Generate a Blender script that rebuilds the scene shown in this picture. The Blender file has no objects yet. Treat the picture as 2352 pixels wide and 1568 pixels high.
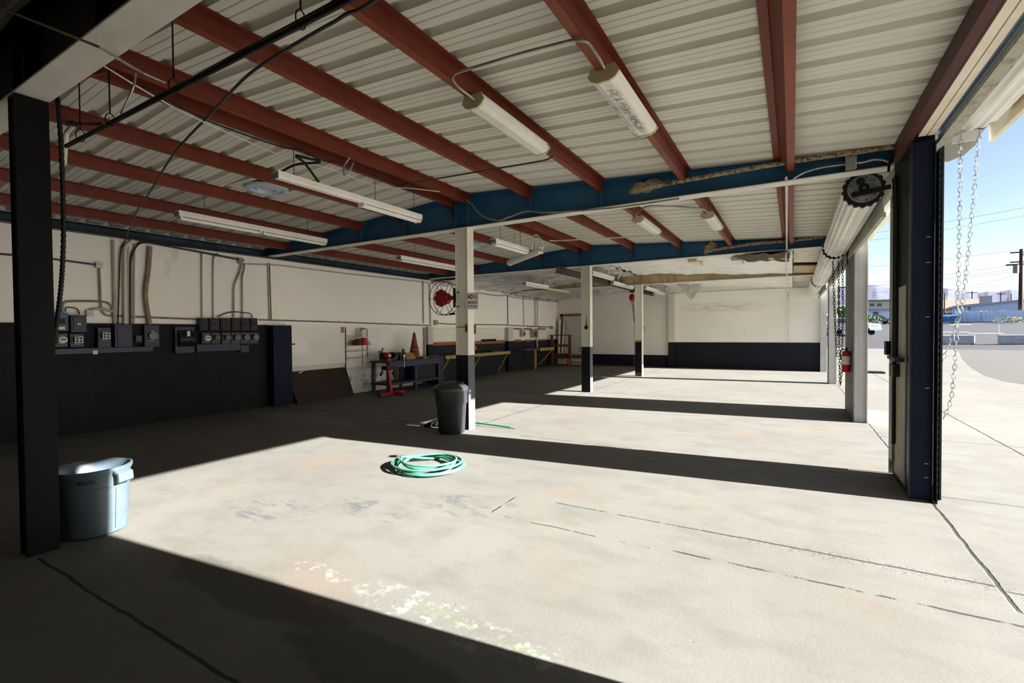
import bpy, math, random
from mathutils import Vector as V, Matrix, noise
random.seed(7)
PI = math.pi
scene = bpy.context.scene
COL = scene.collection

# ------------------------------------------------------------------ camera
EYE = V((0, 0, 1.5)); FPX = 1099.2
def cam_axes():
    yaw, pit, rol = 0.5298, 0.01972, -0.00827
    cy, sy = math.cos(yaw), math.sin(yaw)
    d = V((-sy, cy, 0)); r = V((cy, sy, 0)); u = V((0, 0, 1))
    cp, sp = math.cos(pit), math.sin(pit)
    d, u = d*cp-u*sp, u*cp+d*sp
    cr, sr = math.cos(rol), math.sin(rol)
    r, u = r*cr+u*sr, u*cr-r*sr
    return r, u, d
RX, UX, DX = cam_axes()
cd = bpy.data.cameras.new('camera'); cam = bpy.data.objects.new('camera', cd); COL.objects.link(cam)
cd.sensor_width = 36; cd.lens = FPX/2352*36; cd.clip_end = 5000
m = Matrix((RX, UX, -DX)).transposed().to_4x4(); m.translation = EYE
cam.matrix_world = m
scene.camera = cam

# ------------------------------------------------------------------ light
scene.view_settings.view_transform = 'Standard'; scene.view_settings.look = 'None'
scene.view_settings.gamma = 1; scene.view_settings.use_curve_mapping = False
scene.view_settings.exposure = 0.0
SUN_DIR = V((-1, -0.110, -0.44)).normalized()
w = bpy.data.worlds.new('sky'); scene.world = w; w.use_nodes = True
nt = w.node_tree; bgn = nt.nodes['Background']
sk = nt.nodes.new('ShaderNodeTexSky'); sk.sky_type = 'NISHITA'; sk.sun_disc = False
sk.sun_elevation = math.radians(30); sk.sun_rotation = math.atan2(1, .112); sk.air_density = 0.8; sk.dust_density = 0.5; sk.ozone_density = 2.0
tn = nt.nodes.new('ShaderNodeMix'); tn.data_type = 'RGBA'; tn.blend_type = 'MULTIPLY'; tn.inputs[0].default_value = 1; tn.inputs[7].default_value = (1.5, 1.30, 1.08, 1)
nt.links.new(sk.outputs[0], tn.inputs[6]); nt.links.new(tn.outputs[2], bgn.inputs[0]); bgn.inputs[1].default_value = 0.2
sl = bpy.data.lights.new('sun', 'SUN'); so = bpy.data.objects.new('sun', sl); COL.objects.link(so)
sl.energy = 45.0; sl.angle = math.radians(0.53); sl.color = (1.0, 0.98, 0.94)
so.rotation_euler = SUN_DIR.to_track_quat('-Z', 'Y').to_euler(); so.location = (12, 8, 9)

# ------------------------------------------------------------------ helpers: measuring
def ray(x, y): return DX + RX*((x-1176)/FPX) - UX*((y-784)/FPX)
def on(ax, val, x, y):
    r = ray(x, y); i = 'xyz'.index(ax)
    return EYE + r*((val-EYE[i])/r[i])
RIDGE, RZ, SR, SLF = -4.40, 3.615, 0.064, 0.072
def roof(x): return RZ - (SR*(x-RIDGE) if x > RIDGE else SLF*(RIDGE-x))
def under(x, y, off):                        # a point hung `off` under the sloped roof
    p = on('z', 3.3, x, y)
    for _ in range(20): p = on('z', roof(p.x)-off, x, y)
    return p
def gz(x, y):                                # the ground outside rises gently beyond the lot
    return 0.05*max(0.0, math.hypot(x, y)-48)
def far(x, y):                               # where a sight line meets that ground
    r = ray(x, y); t = 6.0
    while t < 400:
        p = EYE + r*t
        if p.z <= gz(p.x, p.y): break
        t += 0.1
    return p

# ------------------------------------------------------------------ helpers: materials
def lin(c): return c/12.92 if c <= .04045 else ((c+.055)/1.055)**2.4
def C(h): return tuple(lin(int(h[i:i+2], 16)/255) for i in (0, 2, 4)) + (1,)
MATS = {}
def pm(name, c1, c2=None, sc=5.0, rough=.6, metal=0.0, bump=0.0, lo=.4, hi=.65, stretch=(1, 1, 1), spec=.4, det=6, bsc=None, c3=None, lo3=.6, hi3=.68, sc3=20):
    if name in MATS: return MATS[name]
    mt = bpy.data.materials.new(name); mt.use_nodes = True; MATS[name] = mt
    t = mt.node_tree; N, L = t.nodes, t.links; b = N['Principled BSDF']
    b.inputs['Base Color'].default_value = C(c1); b.inputs['Roughness'].default_value = rough
    b.inputs['Metallic'].default_value = metal; b.inputs['Specular IOR Level'].default_value = spec
    g = N.new('ShaderNodeNewGeometry'); mp = N.new('ShaderNodeMapping'); mp.inputs['Scale'].default_value = stretch
    L.new(g.outputs['Position'], mp.inputs['Vector'])
    def nz(scale, detail=det):
        n = N.new('ShaderNodeTexNoise'); n.inputs['Scale'].default_value = scale; n.inputs['Detail'].default_value = detail
        n.inputs['Roughness'].default_value = .65; L.new(mp.outputs[0], n.inputs['Vector']); return n
    if c2:
        n = nz(sc); r = N.new('ShaderNodeMapRange'); r.inputs[1].default_value = lo; r.inputs[2].default_value = hi
        L.new(n.outputs[0], r.inputs[0])
        mx = N.new('ShaderNodeMix'); mx.data_type = 'RGBA'; L.new(r.outputs[0], mx.inputs[0])
        mx.inputs[6].default_value = C(c1); mx.inputs[7].default_value = C(c2)
        last = mx
        if c3:
            n3 = nz(sc3); r3 = N.new('ShaderNodeMapRange'); r3.inputs[1].default_value = lo3; r3.inputs[2].default_value = hi3
            L.new(n3.outputs[0], r3.inputs[0]); m3 = N.new('ShaderNodeMix'); m3.data_type = 'RGBA'
            L.new(r3.outputs[0], m3.inputs[0]); L.new(mx.outputs[2], m3.inputs[6]); m3.inputs[7].default_value = C(c3); last = m3
        L.new(last.outputs[2], b.inputs['Base Color'])
    if bump:
        n = nz(bsc or sc*6); bp = N.new('ShaderNodeBump'); bp.inputs['Strength'].default_value = bump; bp.inputs['Distance'].default_value = .01
        L.new(n.outputs[0], bp.inputs['Height']); L.new(bp.outputs[0], b.inputs['Normal'])
    return mt

class SH:                                    # small wrapper for the larger node materials
    def __init__(s, name, rough=.7, spec=.3):
        s.m = bpy.data.materials.new(name); s.m.use_nodes = True; MATS[name] = s.m
        s.N, s.L = s.m.node_tree.nodes, s.m.node_tree.links; s.b = s.N['Principled BSDF']
        s.b.inputs['Roughness'].default_value = rough; s.b.inputs['Specular IOR Level'].default_value = spec
        g = s.N.new('ShaderNodeNewGeometry'); s.pos = g.outputs['Position']
        sx = s.N.new('ShaderNodeSeparateXYZ'); s.L.new(s.pos, sx.inputs[0]); s.x, s.y, s.z = sx.outputs
    def put(s, sock, v):
        if hasattr(v, 'is_output') or isinstance(v, bpy.types.NodeSocket): s.L.new(v, sock)
        else: sock.default_value = v
    def ma(s, op, a, b=0.0, c=0.0):
        n = s.N.new('ShaderNodeMath'); n.operation = op
        s.put(n.inputs[0], a); s.put(n.inputs[1], b); s.put(n.inputs[2], c); return n.outputs[0]
    def noise(s, sc, st=(1, 1, 1), det=6, rg=.6):
        mp = s.N.new('ShaderNodeMapping'); mp.inputs['Scale'].default_value = st; s.L.new(s.pos, mp.inputs['Vector'])
        n = s.N.new('ShaderNodeTexNoise'); n.inputs['Scale'].default_value = sc; n.inputs['Detail'].default_value = det; n.inputs['Roughness'].default_value = rg
        s.L.new(mp.outputs[0], n.inputs['Vector']); return n.outputs[0]
    def rng(s, v, a, b, c=0.0, d=1.0):
        n = s.N.new('ShaderNodeMapRange'); s.put(n.inputs[0], v)
        for i, k in enumerate((a, b, c, d)): n.inputs[i+1].default_value = k
        return n.outputs[0]
    def mix(s, f, a, b):
        n = s.N.new('ShaderNodeMix'); n.data_type = 'RGBA'; s.put(n.inputs[0], f)
        s.put(n.inputs[6], C(a) if isinstance(a, str) else a); s.put(n.inputs[7], C(b) if isinstance(b, str) else b); return n.outputs[2]
    def band(s, v, pos, wd, soft):           # 1 within wd of pos
        d = s.ma('ABSOLUTE', s.ma('SUBTRACT', v, pos)); return s.rng(d, wd, wd+soft, 1.0, 0.0)
    def between(s, v, a, b, soft=.02):
        return s.ma('MULTIPLY', s.rng(v, a-soft, a+soft), s.rng(v, b-soft, b+soft, 1.0, 0.0))
    def blob(s, x, y, rx, ry, n, amp):       # irregular patch round a floor point
        dx = s.ma('DIVIDE', s.ma('SUBTRACT', s.x, x), rx); dy = s.ma('DIVIDE', s.ma('SUBTRACT', s.y, y), ry)
        d = s.ma('SQRT', s.ma('ADD', s.ma('MULTIPLY', dx, dx), s.ma('MULTIPLY', dy, dy)))
        d = s.ma('ADD', d, s.ma('MULTIPLY', s.ma('SUBTRACT', n, .5), amp)); return s.rng(d, .75, 1.0, 1.0, 0.0)
    def done(s, col, h=None, strength=.4, dist=.01, tint=None):
        if tint:
            n = s.N.new('ShaderNodeMix'); n.data_type = 'RGBA'; n.blend_type = 'MULTIPLY'; n.inputs[0].default_value = 1
            s.L.new(col, n.inputs[6]); n.inputs[7].default_value = (*tint, 1); col = n.outputs[2]
        s.L.new(col, s.b.inputs['Base Color'])
        if h is not None:
            bp = s.N.new('ShaderNodeBump'); bp.inputs['Strength'].default_value = strength; bp.inputs['Distance'].default_value = dist
            s.L.new(h, bp.inputs['Height']); s.L.new(bp.outputs[0], s.b.inputs['Normal'])
        return s.m

def concrete():
    s = SH('concrete slab', .82, .25)
    big, mid, fine = s.noise(.5), s.noise(2.3, (1, 1.6, 1)), s.noise(45, det=4)
    col = s.mix(s.rng(big, .36, .64), '8f8a7e', '857f74'); col = s.mix(s.rng(mid, .46, .68, 0, .6), col, '7b7469')
    warm = s.noise(.9, (1, 1, 1)); col = s.mix(s.rng(warm, .55, .72, 0, .55), col, '977f68')
    wear = s.noise(3.2, (1, 2.2, 1), 9, .7)
    grey = s.ma('MULTIPLY', s.rng(wear, .5, .62), s.ma('MAXIMUM', s.ma('MAXIMUM', s.blob(-3.85, 2.45, .6, .28, big, .6), s.blob(-3.2, 2.85, .55, .26, big, .6)), s.blob(-2.4, 3.35, .5, .32, mid, .6)))
    col = s.mix(s.ma('MULTIPLY', grey, .75), col, '5f5f60')
    spk = s.noise(9, (1, 1, 1), 10, .75)
    wht = s.ma('MULTIPLY', s.rng(spk, .52, .56), s.ma('MAXIMUM', s.blob(-1.85, 1.97, .42, .17, mid, .9), s.ma('MAXIMUM', s.blob(-2.6, 1.97, .3, .09, mid, .8), s.blob(-1.25, 1.93, .5, .13, mid, .8))))
    col = s.mix(s.ma('MULTIPLY', wht, .55), col, 'b0afaa')
    grn = s.ma('MULTIPLY', s.rng(spk, .47, .53), s.ma('MAXIMUM', s.blob(-1.6, 1.98, .2, .05, mid, .5), s.blob(-1.25, 1.95, .3, .045, mid, .5)))
    col = s.mix(s.ma('MULTIPLY', grn, .35), col, '8fa06a')
    wet = s.ma('MAXIMUM', s.blob(-2.75, 1.62, .95, .17, mid, 1.6), s.blob(-1.55, 1.5, .7, .22, mid, 1.6))
    col = s.mix(s.ma('MULTIPLY', wet, .4), col, '35332f')
    pale = s.ma('MAXIMUM', s.blob(-7.6, 5.4, 1.6, .35, mid, 1.0), s.blob(-6.3, 9.6, 1.6, .6, mid, .8))
    col = s.mix(s.ma('MULTIPLY', pale, .3), col, 'b0aca4')
    wob = s.ma('MULTIPLY', s.ma('SUBTRACT', s.noise(3, det=8), .5), .05)
    xx, yy = s.ma('ADD', s.x, wob), s.ma('ADD', s.y, wob)
    gate = s.rng(s.noise(5, det=8), .42, .5)
    ragged = s.ma('MULTIPLY', s.noise(14, det=6), .03)
    def J(v, pos, wd, u, a, b, g=None):
        k = s.ma('MULTIPLY', s.band(v, pos, wd, .008), s.between(u, a, b))
        return s.ma('MULTIPLY', k, g) if g is not None else k
    lines = [J(yy, 3.79, .006, s.x, -.6, 1.02), J(yy, 3.79, .003, s.x, -1.8, -.6, gate), J(yy, 3.34, .006, s.x, -.75, 1.6, gate), J(yy, 3.3, .003, s.x, -2.1, -.75, gate),
             J(xx, 1.04, .008, s.y, 3.5, 5.4), J(xx, 1.05, .005, s.y, 5.4, 24), J(yy, 3.75, .004, s.x, 1.05, 4), J(yy, 6.02, .006, s.x, -3.4, .9, gate),
             J(yy, 1.14, .006, s.x, -4.4, .9), J(xx, 2.35, .008, s.y, 3, 30), J(yy, 11.2, .008, s.x, -9.4, .9), J(yy, 6.1, .006, s.x, -9.4, -4.4),
             J(yy, 15.9, .008, s.x, -9.4, .9), J(xx, -4.4, .006, s.y, 6, 20), J(xx, -2.17, .002, s.y, 3.3, 3.79, gate), J(yy, 5.6, .004, s.x, 1.05, 6), J(yy, 8.4, .005, s.x, 1.05, 9)]
    ln = lines[0]
    for k in lines[1:]: ln = s.ma('MAXIMUM', ln, k)
    col = s.mix(s.ma('MULTIPLY', ln, .85), col, '2c2925')
    rag = s.ma('MULTIPLY', s.band(yy, 3.77, .03, .05), s.ma('MULTIPLY', s.between(s.x, -.2, 1.2, .3), s.rng(s.noise(20, det=6), .5, .56)))
    scr = s.noise(7, (1, 12, 1), 4); col = s.mix(s.rng(scr, .66, .7, 0, .35), col, '5a554d')
    dots = s.noise(28, det=2); col = s.mix(s.rng(dots, .755, .77, 0, .7), col, '3d3a35')
    h = s.ma('SUBTRACT', s.ma('ADD', s.ma('MULTIPLY', fine, .25), s.ma('MULTIPLY', wear, .4)), s.ma('ADD', s.ma('MULTIPLY', ln, 2.0), rag))
    return s.done(col, h, .35, .012, (.48, .505, .545))

def blockwall(name, c1, c2, mortar, scl=1.0, streak=None):
    s = SH(name, .75, .3)
    cx = s.N.new('ShaderNodeCombineXYZ'); s.L.new(s.y, cx.inputs[0]); s.L.new(s.z, cx.inputs[1])
    bt = s.N.new('ShaderNodeTexBrick'); s.L.new(cx.outputs[0], bt.inputs['Vector'])
    bt.inputs['Scale'].default_value = 1.0; bt.inputs['Brick Width'].default_value = .42*scl; bt.inputs['Row Height'].default_value = .205*scl
    bt.inputs['Mortar Size'].default_value = .006; bt.inputs['Color1'].default_value = C(c1); bt.inputs['Color2'].default_value = C(c2); bt.inputs['Mortar'].default_value = C(mortar)
    n = s.noise(3.5, det=9); col = s.mix(s.rng(n, .5, .7, 0, .5), bt.outputs[0], c2)
    if streak: col = s.mix(s.rng(s.noise(2.2, (1, 1, .5), 9, .7), .56, .66, 0, .9), col, streak)
    h = s.ma('ADD', s.ma('MULTIPLY', bt.outputs[1], -1.0), s.ma('MULTIPLY', s.noise(60, det=3), .3))
    return s.done(col, h, .5, .008)

def painted_wall(name, base, dirt, sx=(1, 1, 1), crack=False, smear=None):
    s = SH(name, .7, .3)
    n = s.noise(1.1, sx); col = s.mix(s.rng(n, .4, .7, 0, .6), base, dirt)
    n2 = s.noise(26, det=3); col = s.mix(s.rng(n2, .74, .76, 0, .5), col, '6a655c')
    n3 = s.noise(2.5, (1, 1, .35), 8, .7); col = s.mix(s.rng(n3, .62, .74, 0, .35), col, '8f887b')
    if smear:
        b = s.ma('MULTIPLY', s.band(s.z, smear, .05, .22), s.ma('MULTIPLY', s.between(s.x, -3.7, -1.2, .6), s.rng(s.noise(3, (1, 1, 3), 8), .4, .6)))
        col = s.mix(s.ma('MULTIPLY', b, .35), col, '8b7f70')
    return s.done(col, s.noise(30, det=4), .12, .006)

def scuffed(name, base, scuff, thr=.66, col2=None):  # dark paint with chips
    s = SH(name, .6, .15)
    n = s.noise(7, (1, 1, 1), 10, .7); n2 = s.noise(1.4)
    col = s.mix(s.rng(n2, .4, .65, 0, .8), base, col2 or base)
    col = s.mix(s.rng(n, thr, thr+.02, 0, .85), col, scuff)
    return s.done(col, s.noise(25, det=5), .15, .006)

M = MATS
concrete()
pm('deck cream', 'd8d4c8', 'cdc9bb', 2.2, .55, 0, .05, stretch=(.4, 3, 1), c3='8a8270', lo3=.7, hi3=.76, sc3=9)
pm('deck peeling', 'd6cdbb', '9a8d78', 7, .7, 0, .2, lo=.56, hi=.62, stretch=(1, 3, 1))
pm('red oxide', '6e2b15', '602210', 2.5, .55, 0, .05, c3='4a1c10', lo3=.62, hi3=.75, sc3=12)
pm('red oxide lip', '803a1b', '6c3018', 3, .5)
scuffed('near column', '0c0d11', '6d6a64', .8, '0a0b0e')
pm('girder dark', '1b3a4f', '1c2226', 3, .6, 0, .1, lo=.45, hi=.55)
pm('red dark', '4a160e', '3c110b', 3, .6)
pm('beam blue', '23587c', '1e4c6c', 1.8, .45, 0, .03, c3='1d4058', lo3=.64, hi3=.78, sc3=6)
pm('beam white', 'e2dfd4', 'd2cec0', 3, .5)
pm('column white', 'dcd8ca', 'ccc6b5', 1.6, .55, 0, .05, stretch=(1, 1, .3), c3='7d5f41', lo3=.7, hi3=.78, sc3=5)
pm('column flange', 'dedad2', 'd2cdc3', 1.6, .5, c3='a08466', lo3=.7, hi3=.8, sc3=4)
scuffed('black paint', '16171a', '8d8a84', .79, '1c1e24'); scuffed('navy paint', '131930', '6d7078', .79, '13151f'); scuffed('grey paint', '5b5b60', '8d8a84', .74, '515157')
scuffed('wainscot', '1a1b24', '9c9a95', .735, '20212c')
pm('navy steel', '232a48', '1b2036', 3, .45); pm('dark steel', '17191e', '22252b', 6, .45, .3)
pm('black iron', '1b1a18', '2a2622', 8, .45, .5); pm('conduit grey', '9b9a90', '7d7c74', 6, .4, .6); pm('conduit dark', '4a4c50', '3a3b3e', 6, .45, .5)
pm('conduit painted', 'b9b3a2', 'a59e8c', 5, .6); pm('conduit white', 'dedbd0', 'c9c5b8', 5, .5)
pm('galvanised', 'a9abab', '808384', 14, .38, .8); pm('chrome', 'd4d4d2', None, rough=.25, metal=1)
pm('brown pipe', 'a08e76', '7d6a52', 9, .7, 0, .1); pm('spray foam', 'b8a78a', '8f7d62', 14, .9, 0, .6)
pm('rust', '7a4a2c', '4c3020', 9, .8, 0, .2); pm('flaking pipe', 'a28d6c', '4d4031', 30, .8, 0, .2, lo=.5, hi=.56)
pm('lamp white', 'e9e7df', 'dcd9cf', 4, .4); pm('tube glass', 'f3f3ee', None, rough=.2); pm('cap yellowed', 'c9be94', 'b5a97c', 8, .5)
pm('diffuser', 'e6e3db', 'd8d4c9', 3, .3); pm('cream rail', 'e4dcc8', 'd8ccb3', 4, .5)
pm('curtain white', 'e8e6de', 'd4d0c4', 2.5, .4, stretch=(1, .3, 1)); pm('curtain grey shade', '9ca39c', '7c827c', 2.5, .5, stretch=(1, .3, 1))
pm('pier worn', 'a7a28f', '6e695c', 4, .6, 0, .1, lo=.5, hi=.7, stretch=(3, 3, .5), c3='2a2824', lo3=.63, hi3=.67, sc3=9)
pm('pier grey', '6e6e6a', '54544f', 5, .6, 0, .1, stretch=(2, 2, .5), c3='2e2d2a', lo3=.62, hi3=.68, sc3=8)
pm('pier white', 'c8c5c4', 'bab6b4', 3, .5); pm('guide green', '8d9180', '757a68', 6, .5, .2)
pm('foil', 'dcdad6', 'bdbbb6', 3, .35, .3, .0); pm('vinyl white', 'efede7', 'e2dfd7', 2.5, .45); pm('tan wrap', 'c2ad88', 'ab966f', 4, .6, c3='8d7a58', lo3=.6, hi3=.7, sc3=2)
pm('brown wool', '6a5a48', '3f342a', 18, .95, 0, .6)
painted_wall('wall upper', 'f6f4ef', 'efece5'); painted_wall('wall back', 'f0ece4', 'e6e1d8', smear=2.42); painted_wall('wall white board', 'ecebe6', 'dad7d0')
blockwall('block black', '121316', '17191d', '0a0a0c'); blockwall('block white', 'dcdad4', 'cecbc4', 'b9b6ae', streak='55524d'); blockwall('block wainscot', '1c1d24', '22242d', '101116')
blockwall('block cream', 'e8e6df', 'e0ddd5', 'cbc7bd')
pm('board brown', '2b1a17', '1f1312', 5, .6); pm('door panel', 'c6c8c4', 'b9bbb8', 4, .5); pm('wood frame', '9a6432', '7d4d26', 6, .6, stretch=(1, 1, .2))
pm('wood red', '7b3f20', '5e2f19', 5, .6, stretch=(1, 1, .3)); pm('wood pale', 'b0875a', '94693f', 8, .7, stretch=(1, .2, 1)); pm('wood dark top', '4b4640', '35312d', 9, .8)
pm('yellow steel', 'a68d48', '8a7340', 6, .6, 0, .1); pm('blue steel', '2a3160', '22284a', 5, .5); pm('bench black', '1f1f22', '2b2a2b', 8, .6)
pm('red enamel', '8e1414', '701010', 6, .35); pm('red jack', '9a1810', '78120c', 5, .4); pm('cone orange', '7d4030', '5c3226', 7, .7, c3='b04a28', lo3=.58, hi3=.66, sc3=9); pm('cone collar', '2c1b18'); pm('cone bright', 'd04a20')
pm('tin white', 'd8d6d0', None); pm('tin red', 'b02a22', None); pm('rag brown', '5c3327', '42251d', 20, .9); pm('cardboard', 'a27c56', '8c6846', 6, .8); pm('blue plastic', '2b50a0', None, rough=.4)
pm('can grey', '48545c', '3e4951', 4, .42, 0, .03, spec=.5); pm('can black', '2a2b2d', '222325', 5, .45, 0, .05, spec=.5, c3='75777a', lo3=.7, hi3=.8, sc3=5)
pm('hose green', '38715e', '4a8471', 7, .5, spec=.3); pm('pole green', '12653f', None, rough=.4); pm('yellow plastic', '94852a', None, rough=.5); pm('bristle', '17171a', '222226', 40, .9, 0, .5)
pm('sign white', 'ece9e6', None, rough=.4); pm('sign red', 'b8424e', None); pm('ink black', '101012', None); pm('ink grey', '3c4250', None); pm('label blue', '3f6fae', None); pm('label yellow', 'c2b98c', None); pm('label white', 'd8d8d4', None)
pm('meter glass', '4a4b4c', '3d3e3f', 12, .2, .3); pm('meter white', 'd7d6cf', None, rough=.3); pm('meter mesh', '3a3c40', None); pm('panel grey', '4d5053', '44474a', 6, .5)
pm('box pale', 'b6c4cf', None, rough=.5); pm('black rubber', '0e0e0f', None, rough=.6); pm('extinguisher red', 'b41c14', None, rough=.3); pm('hoist steel', '56463c', '3d332d', 8, .6, .2)
pm('asphalt', '28282c', '222226', 1.2, .9, 0, .1); pm('gravel', '504d48', '302e2b', 26, .95, 0, 1.0, bsc=40, lo=.4, hi=.6); pm('kerb concrete', 'a4a9b2', '959aa3', 3, .85, 0, .2); pm('paint white', 'c9c9c6', None)
pm('dumpster blue', '1d5ea6', '194f8c', 3, .5); pm('fence blue', 'cad6f0', 'bccbea', 2, .6); pm('warehouse blue', 'b6c6ea', 'a9bbe2', 2, .6); pm('roof pale', '8f96ad', None); pm('stucco', 'c9bdb2', 'bdb0a4', 3, .8); pm('roof tan', '7f7269', None); pm('far glass', '3c4656', None, rough=.2)
pm('pole wood', '33231d', '271b17', 6, .8); pm('stain tan', 'a88a68', '8e6a45', 20, .7); pm('wire', '4a5468', None); pm('mountain', '383b54', '424459', .012, .95, lo=.42, hi=.6, c3='323650', lo3=.5, hi3=.62, sc3=.03); pm('van white', 'd4d8e2', None, rough=.3); pm('car dark', '3c4a62', None, rough=.25); pm('car silver', 'b4bac6', None, rough=.25, metal=.3); pm('tyre', '141414', None); pm('tail red', 'b03038', None); pm('leaf', '5d7048', '47593a', 5, .8); pm('dry grass', 'a3916a', '6d6247', 8, .9); pm('ac unit', '77777c', '6c6c72', 5, .6); pm('fascia cream', 'dccdb0', 'd2c09f', 4, .6); pm('hood grey', 'b3ae9f', 'a5a091', 3, .5)

# ------------------------------------------------------------------ helpers: meshes
class MB:
    def __init__(s): s.v = []; s.f = []
    def add(s, vs, fs):
        k = len(s.v); s.v += [V(p) for p in vs]; s.f += [tuple(i+k for i in f) for f in fs]; return s
    def box(s, x0, x1, y0, y1, z0, z1):
        if x0 > x1: x0, x1 = x1, x0
        if y0 > y1: y0, y1 = y1, y0
        if z0 > z1: z0, z1 = z1, z0
        return s.add([(x, y, z) for x in (x0, x1) for y in (y0, y1) for z in (z0, z1)], [(0, 1, 3, 2), (4, 6, 7, 5), (0, 4, 5, 1), (2, 3, 7, 6), (0, 2, 6, 4), (1, 5, 7, 3)])
    def bar(s, a, b, wd, ht, up=(0, 0, 1)):   # a box along a-b
        a, b = V(a), V(b); t = (b-a).normalized(); u = V(up); 
        if abs(t.dot(u)) > .98: u = V((1, 0, 0))
        n = t.cross(u).normalized()*(wd/2); u = n.cross(t).normalized()*(ht/2)
        return s.add([p+i*n+j*u for p in (a, b) for i in (-1, 1) for j in (-1, 1)], [(0, 1, 3, 2), (4, 6, 7, 5), (0, 4, 5, 1), (2, 3, 7, 6), (0, 2, 6, 4), (1, 5, 7, 3)])
    def tube(s, pts, r, n=8, closed=False):
        pts = [V(p) for p in pts]; q = []; m = len(pts); u = None
        for i, p in enumerate(pts):
            if closed: t = (pts[(i+1) % m]-pts[i-1]).normalized()
            else: t = (pts[min(i+1, m-1)]-pts[max(i-1, 0)]).normalized()
            if u is None:
                u = t.cross(V((0, 0, 1))); u = u.normalized() if u.length > .05 else V((1, 0, 0))
            u = (u-t*u.dot(t)).normalized(); w_ = t.cross(u)
            rr = r[i] if isinstance(r, (list, tuple)) else r
            q += [p+(u*math.cos(2*PI*k/n)+w_*math.sin(2*PI*k/n))*rr for k in range(n)]
        f = []
        for i in range(m if closed else m-1):
            j = (i+1) % m
            f += [(i*n+k, i*n+(k+1) % n, j*n+(k+1) % n, j*n+k) for k in range(n)]
        if not closed: f += [tuple(range(n))[::-1], tuple((m-1)*n+k for k in range(n))]
        return s.add(q, f)
    def lathe(s, c, prof, n=32, axis=(0, 0, 1), ref=(1, 0, 0), wave=None, cap=True):   # prof: (radius, height along axis)
        c = V(c); a = V(axis).normalized(); u = V(ref) if abs(a.dot(V(ref).normalized())) < .9 else V((0, 1, 0)); u = (u-a*u.dot(a)).normalized(); w_ = a.cross(u); q = []
        for i, (r, h) in enumerate(prof):
            for k in range(n):
                t = 2*PI*k/n; rr = r*(wave(t) if wave else 1)
                q.append(c+a*h+(u*math.cos(t)+w_*math.sin(t))*rr)
        f = [(i*n+k, i*n+(k+1) % n, (i+1)*n+(k+1) % n, (i+1)*n+k) for i in range(len(prof)-1) for k in range(n)]
        if cap: f += [tuple(range(n))[::-1], tuple((len(prof)-1)*n+k for k in range(n))]
        return s.add(q, f)
    def prism(s, poly, d):                     # planar polygon pushed along d
        p = [V(a) for a in poly]; n = len(p); d = V(d)
        return s.add(p+[a+d for a in p], [tuple(range(n))[::-1], tuple(range(n, 2*n))]+[(i, (i+1) % n, (i+1) % n+n, i+n) for i in range(n)])
    def grid(s, fn, nu, nv):
        q = [fn(i/nu, j/nv) for i in range(nu+1) for j in range(nv+1)]
        return s.add(q, [(i*(nv+1)+j, (i+1)*(nv+1)+j, (i+1)*(nv+1)+j+1, i*(nv+1)+j+1) for i in range(nu) for j in range(nv)])
    def build(s, name, mat, parent=None, smooth=False, bevel=0.0):
        mn = V([min(p[i] for p in s.v) for i in range(3)]); mx = V([max(p[i] for p in s.v) for i in range(3)])
        o0 = V(((mn.x+mx.x)/2, (mn.y+mx.y)/2, mn.z)); off = o0
        if parent is not None:
            off = V((0, 0, 0)); q = parent
            while q is not None: off = off + q.location; q = q.parent
        me = bpy.data.meshes.new(name); me.from_pydata([p-off for p in s.v], [], s.f)
        mats = mat if isinstance(mat, (list, tuple)) else [mat]
        for k in mats: me.materials.append(M[k])
        import bmesh
        bm = bmesh.new(); bm.from_mesh(me); bmesh.ops.recalc_face_normals(bm, faces=bm.faces)
        for f in bm.faces: f.smooth = smooth
        bm.to_mesh(me); bm.free()
        if smooth:
            try: me.set_sharp_from_angle(angle=math.radians(40))
            except Exception: pass
        o = bpy.data.objects.new(name, me); COL.objects.link(o)
        if parent is None: o.location = o0
        else: o.parent = parent
        if bevel:
            b = o.modifiers.new('bevel', 'BEVEL'); b.width = bevel; b.segments = 2; b.limit_method = 'ANGLE'
        return o
def tag(o, label, cat, group=None, kind=None):
    o['label'] = label; o['category'] = cat
    if group: o['group'] = group
    if kind: o['kind'] = kind
    return o
def thing(name, label, cat, loc, group=None):
    o = bpy.data.objects.new(name, None); COL.objects.link(o); o.location = loc; o.empty_display_size = .1
    return tag(o, label, cat, group)
def struct(o): o['kind'] = 'structure'; return o
def arc(pts, r=.08, n=5):                      # round the corners of a polyline
    pts = [V(p) for p in pts]; out = [pts[0]]
    for a, b, c in zip(pts, pts[1:], pts[2:]):
        d1, d2 = (a-b), (c-b); k = min(r, d1.length*.45, d2.length*.45)
        p, q = b+d1.normalized()*k, b+d2.normalized()*k
        out += [(1-t)**2*p+2*t*(1-t)*b+t*t*q for t in [i/n for i in range(n+1)]]
    return out+[pts[-1]]
def curve(pts, n=6):                           # Catmull-Rom
    p = [V(a) for a in pts]; p = [p[0]*2-p[1]]+p+[p[-1]*2-p[-2]]; out = []
    for i in range(1, len(p)-2):
        for k in range(n):
            t = k/n; a, b, c, d = p[i-1:i+3]
            out.append(.5*((2*b)+(c-a)*t+(2*a-5*b+4*c-d)*t*t+(3*b-a-3*c+d)*t**3))
    return out+[p[-2]]
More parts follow.
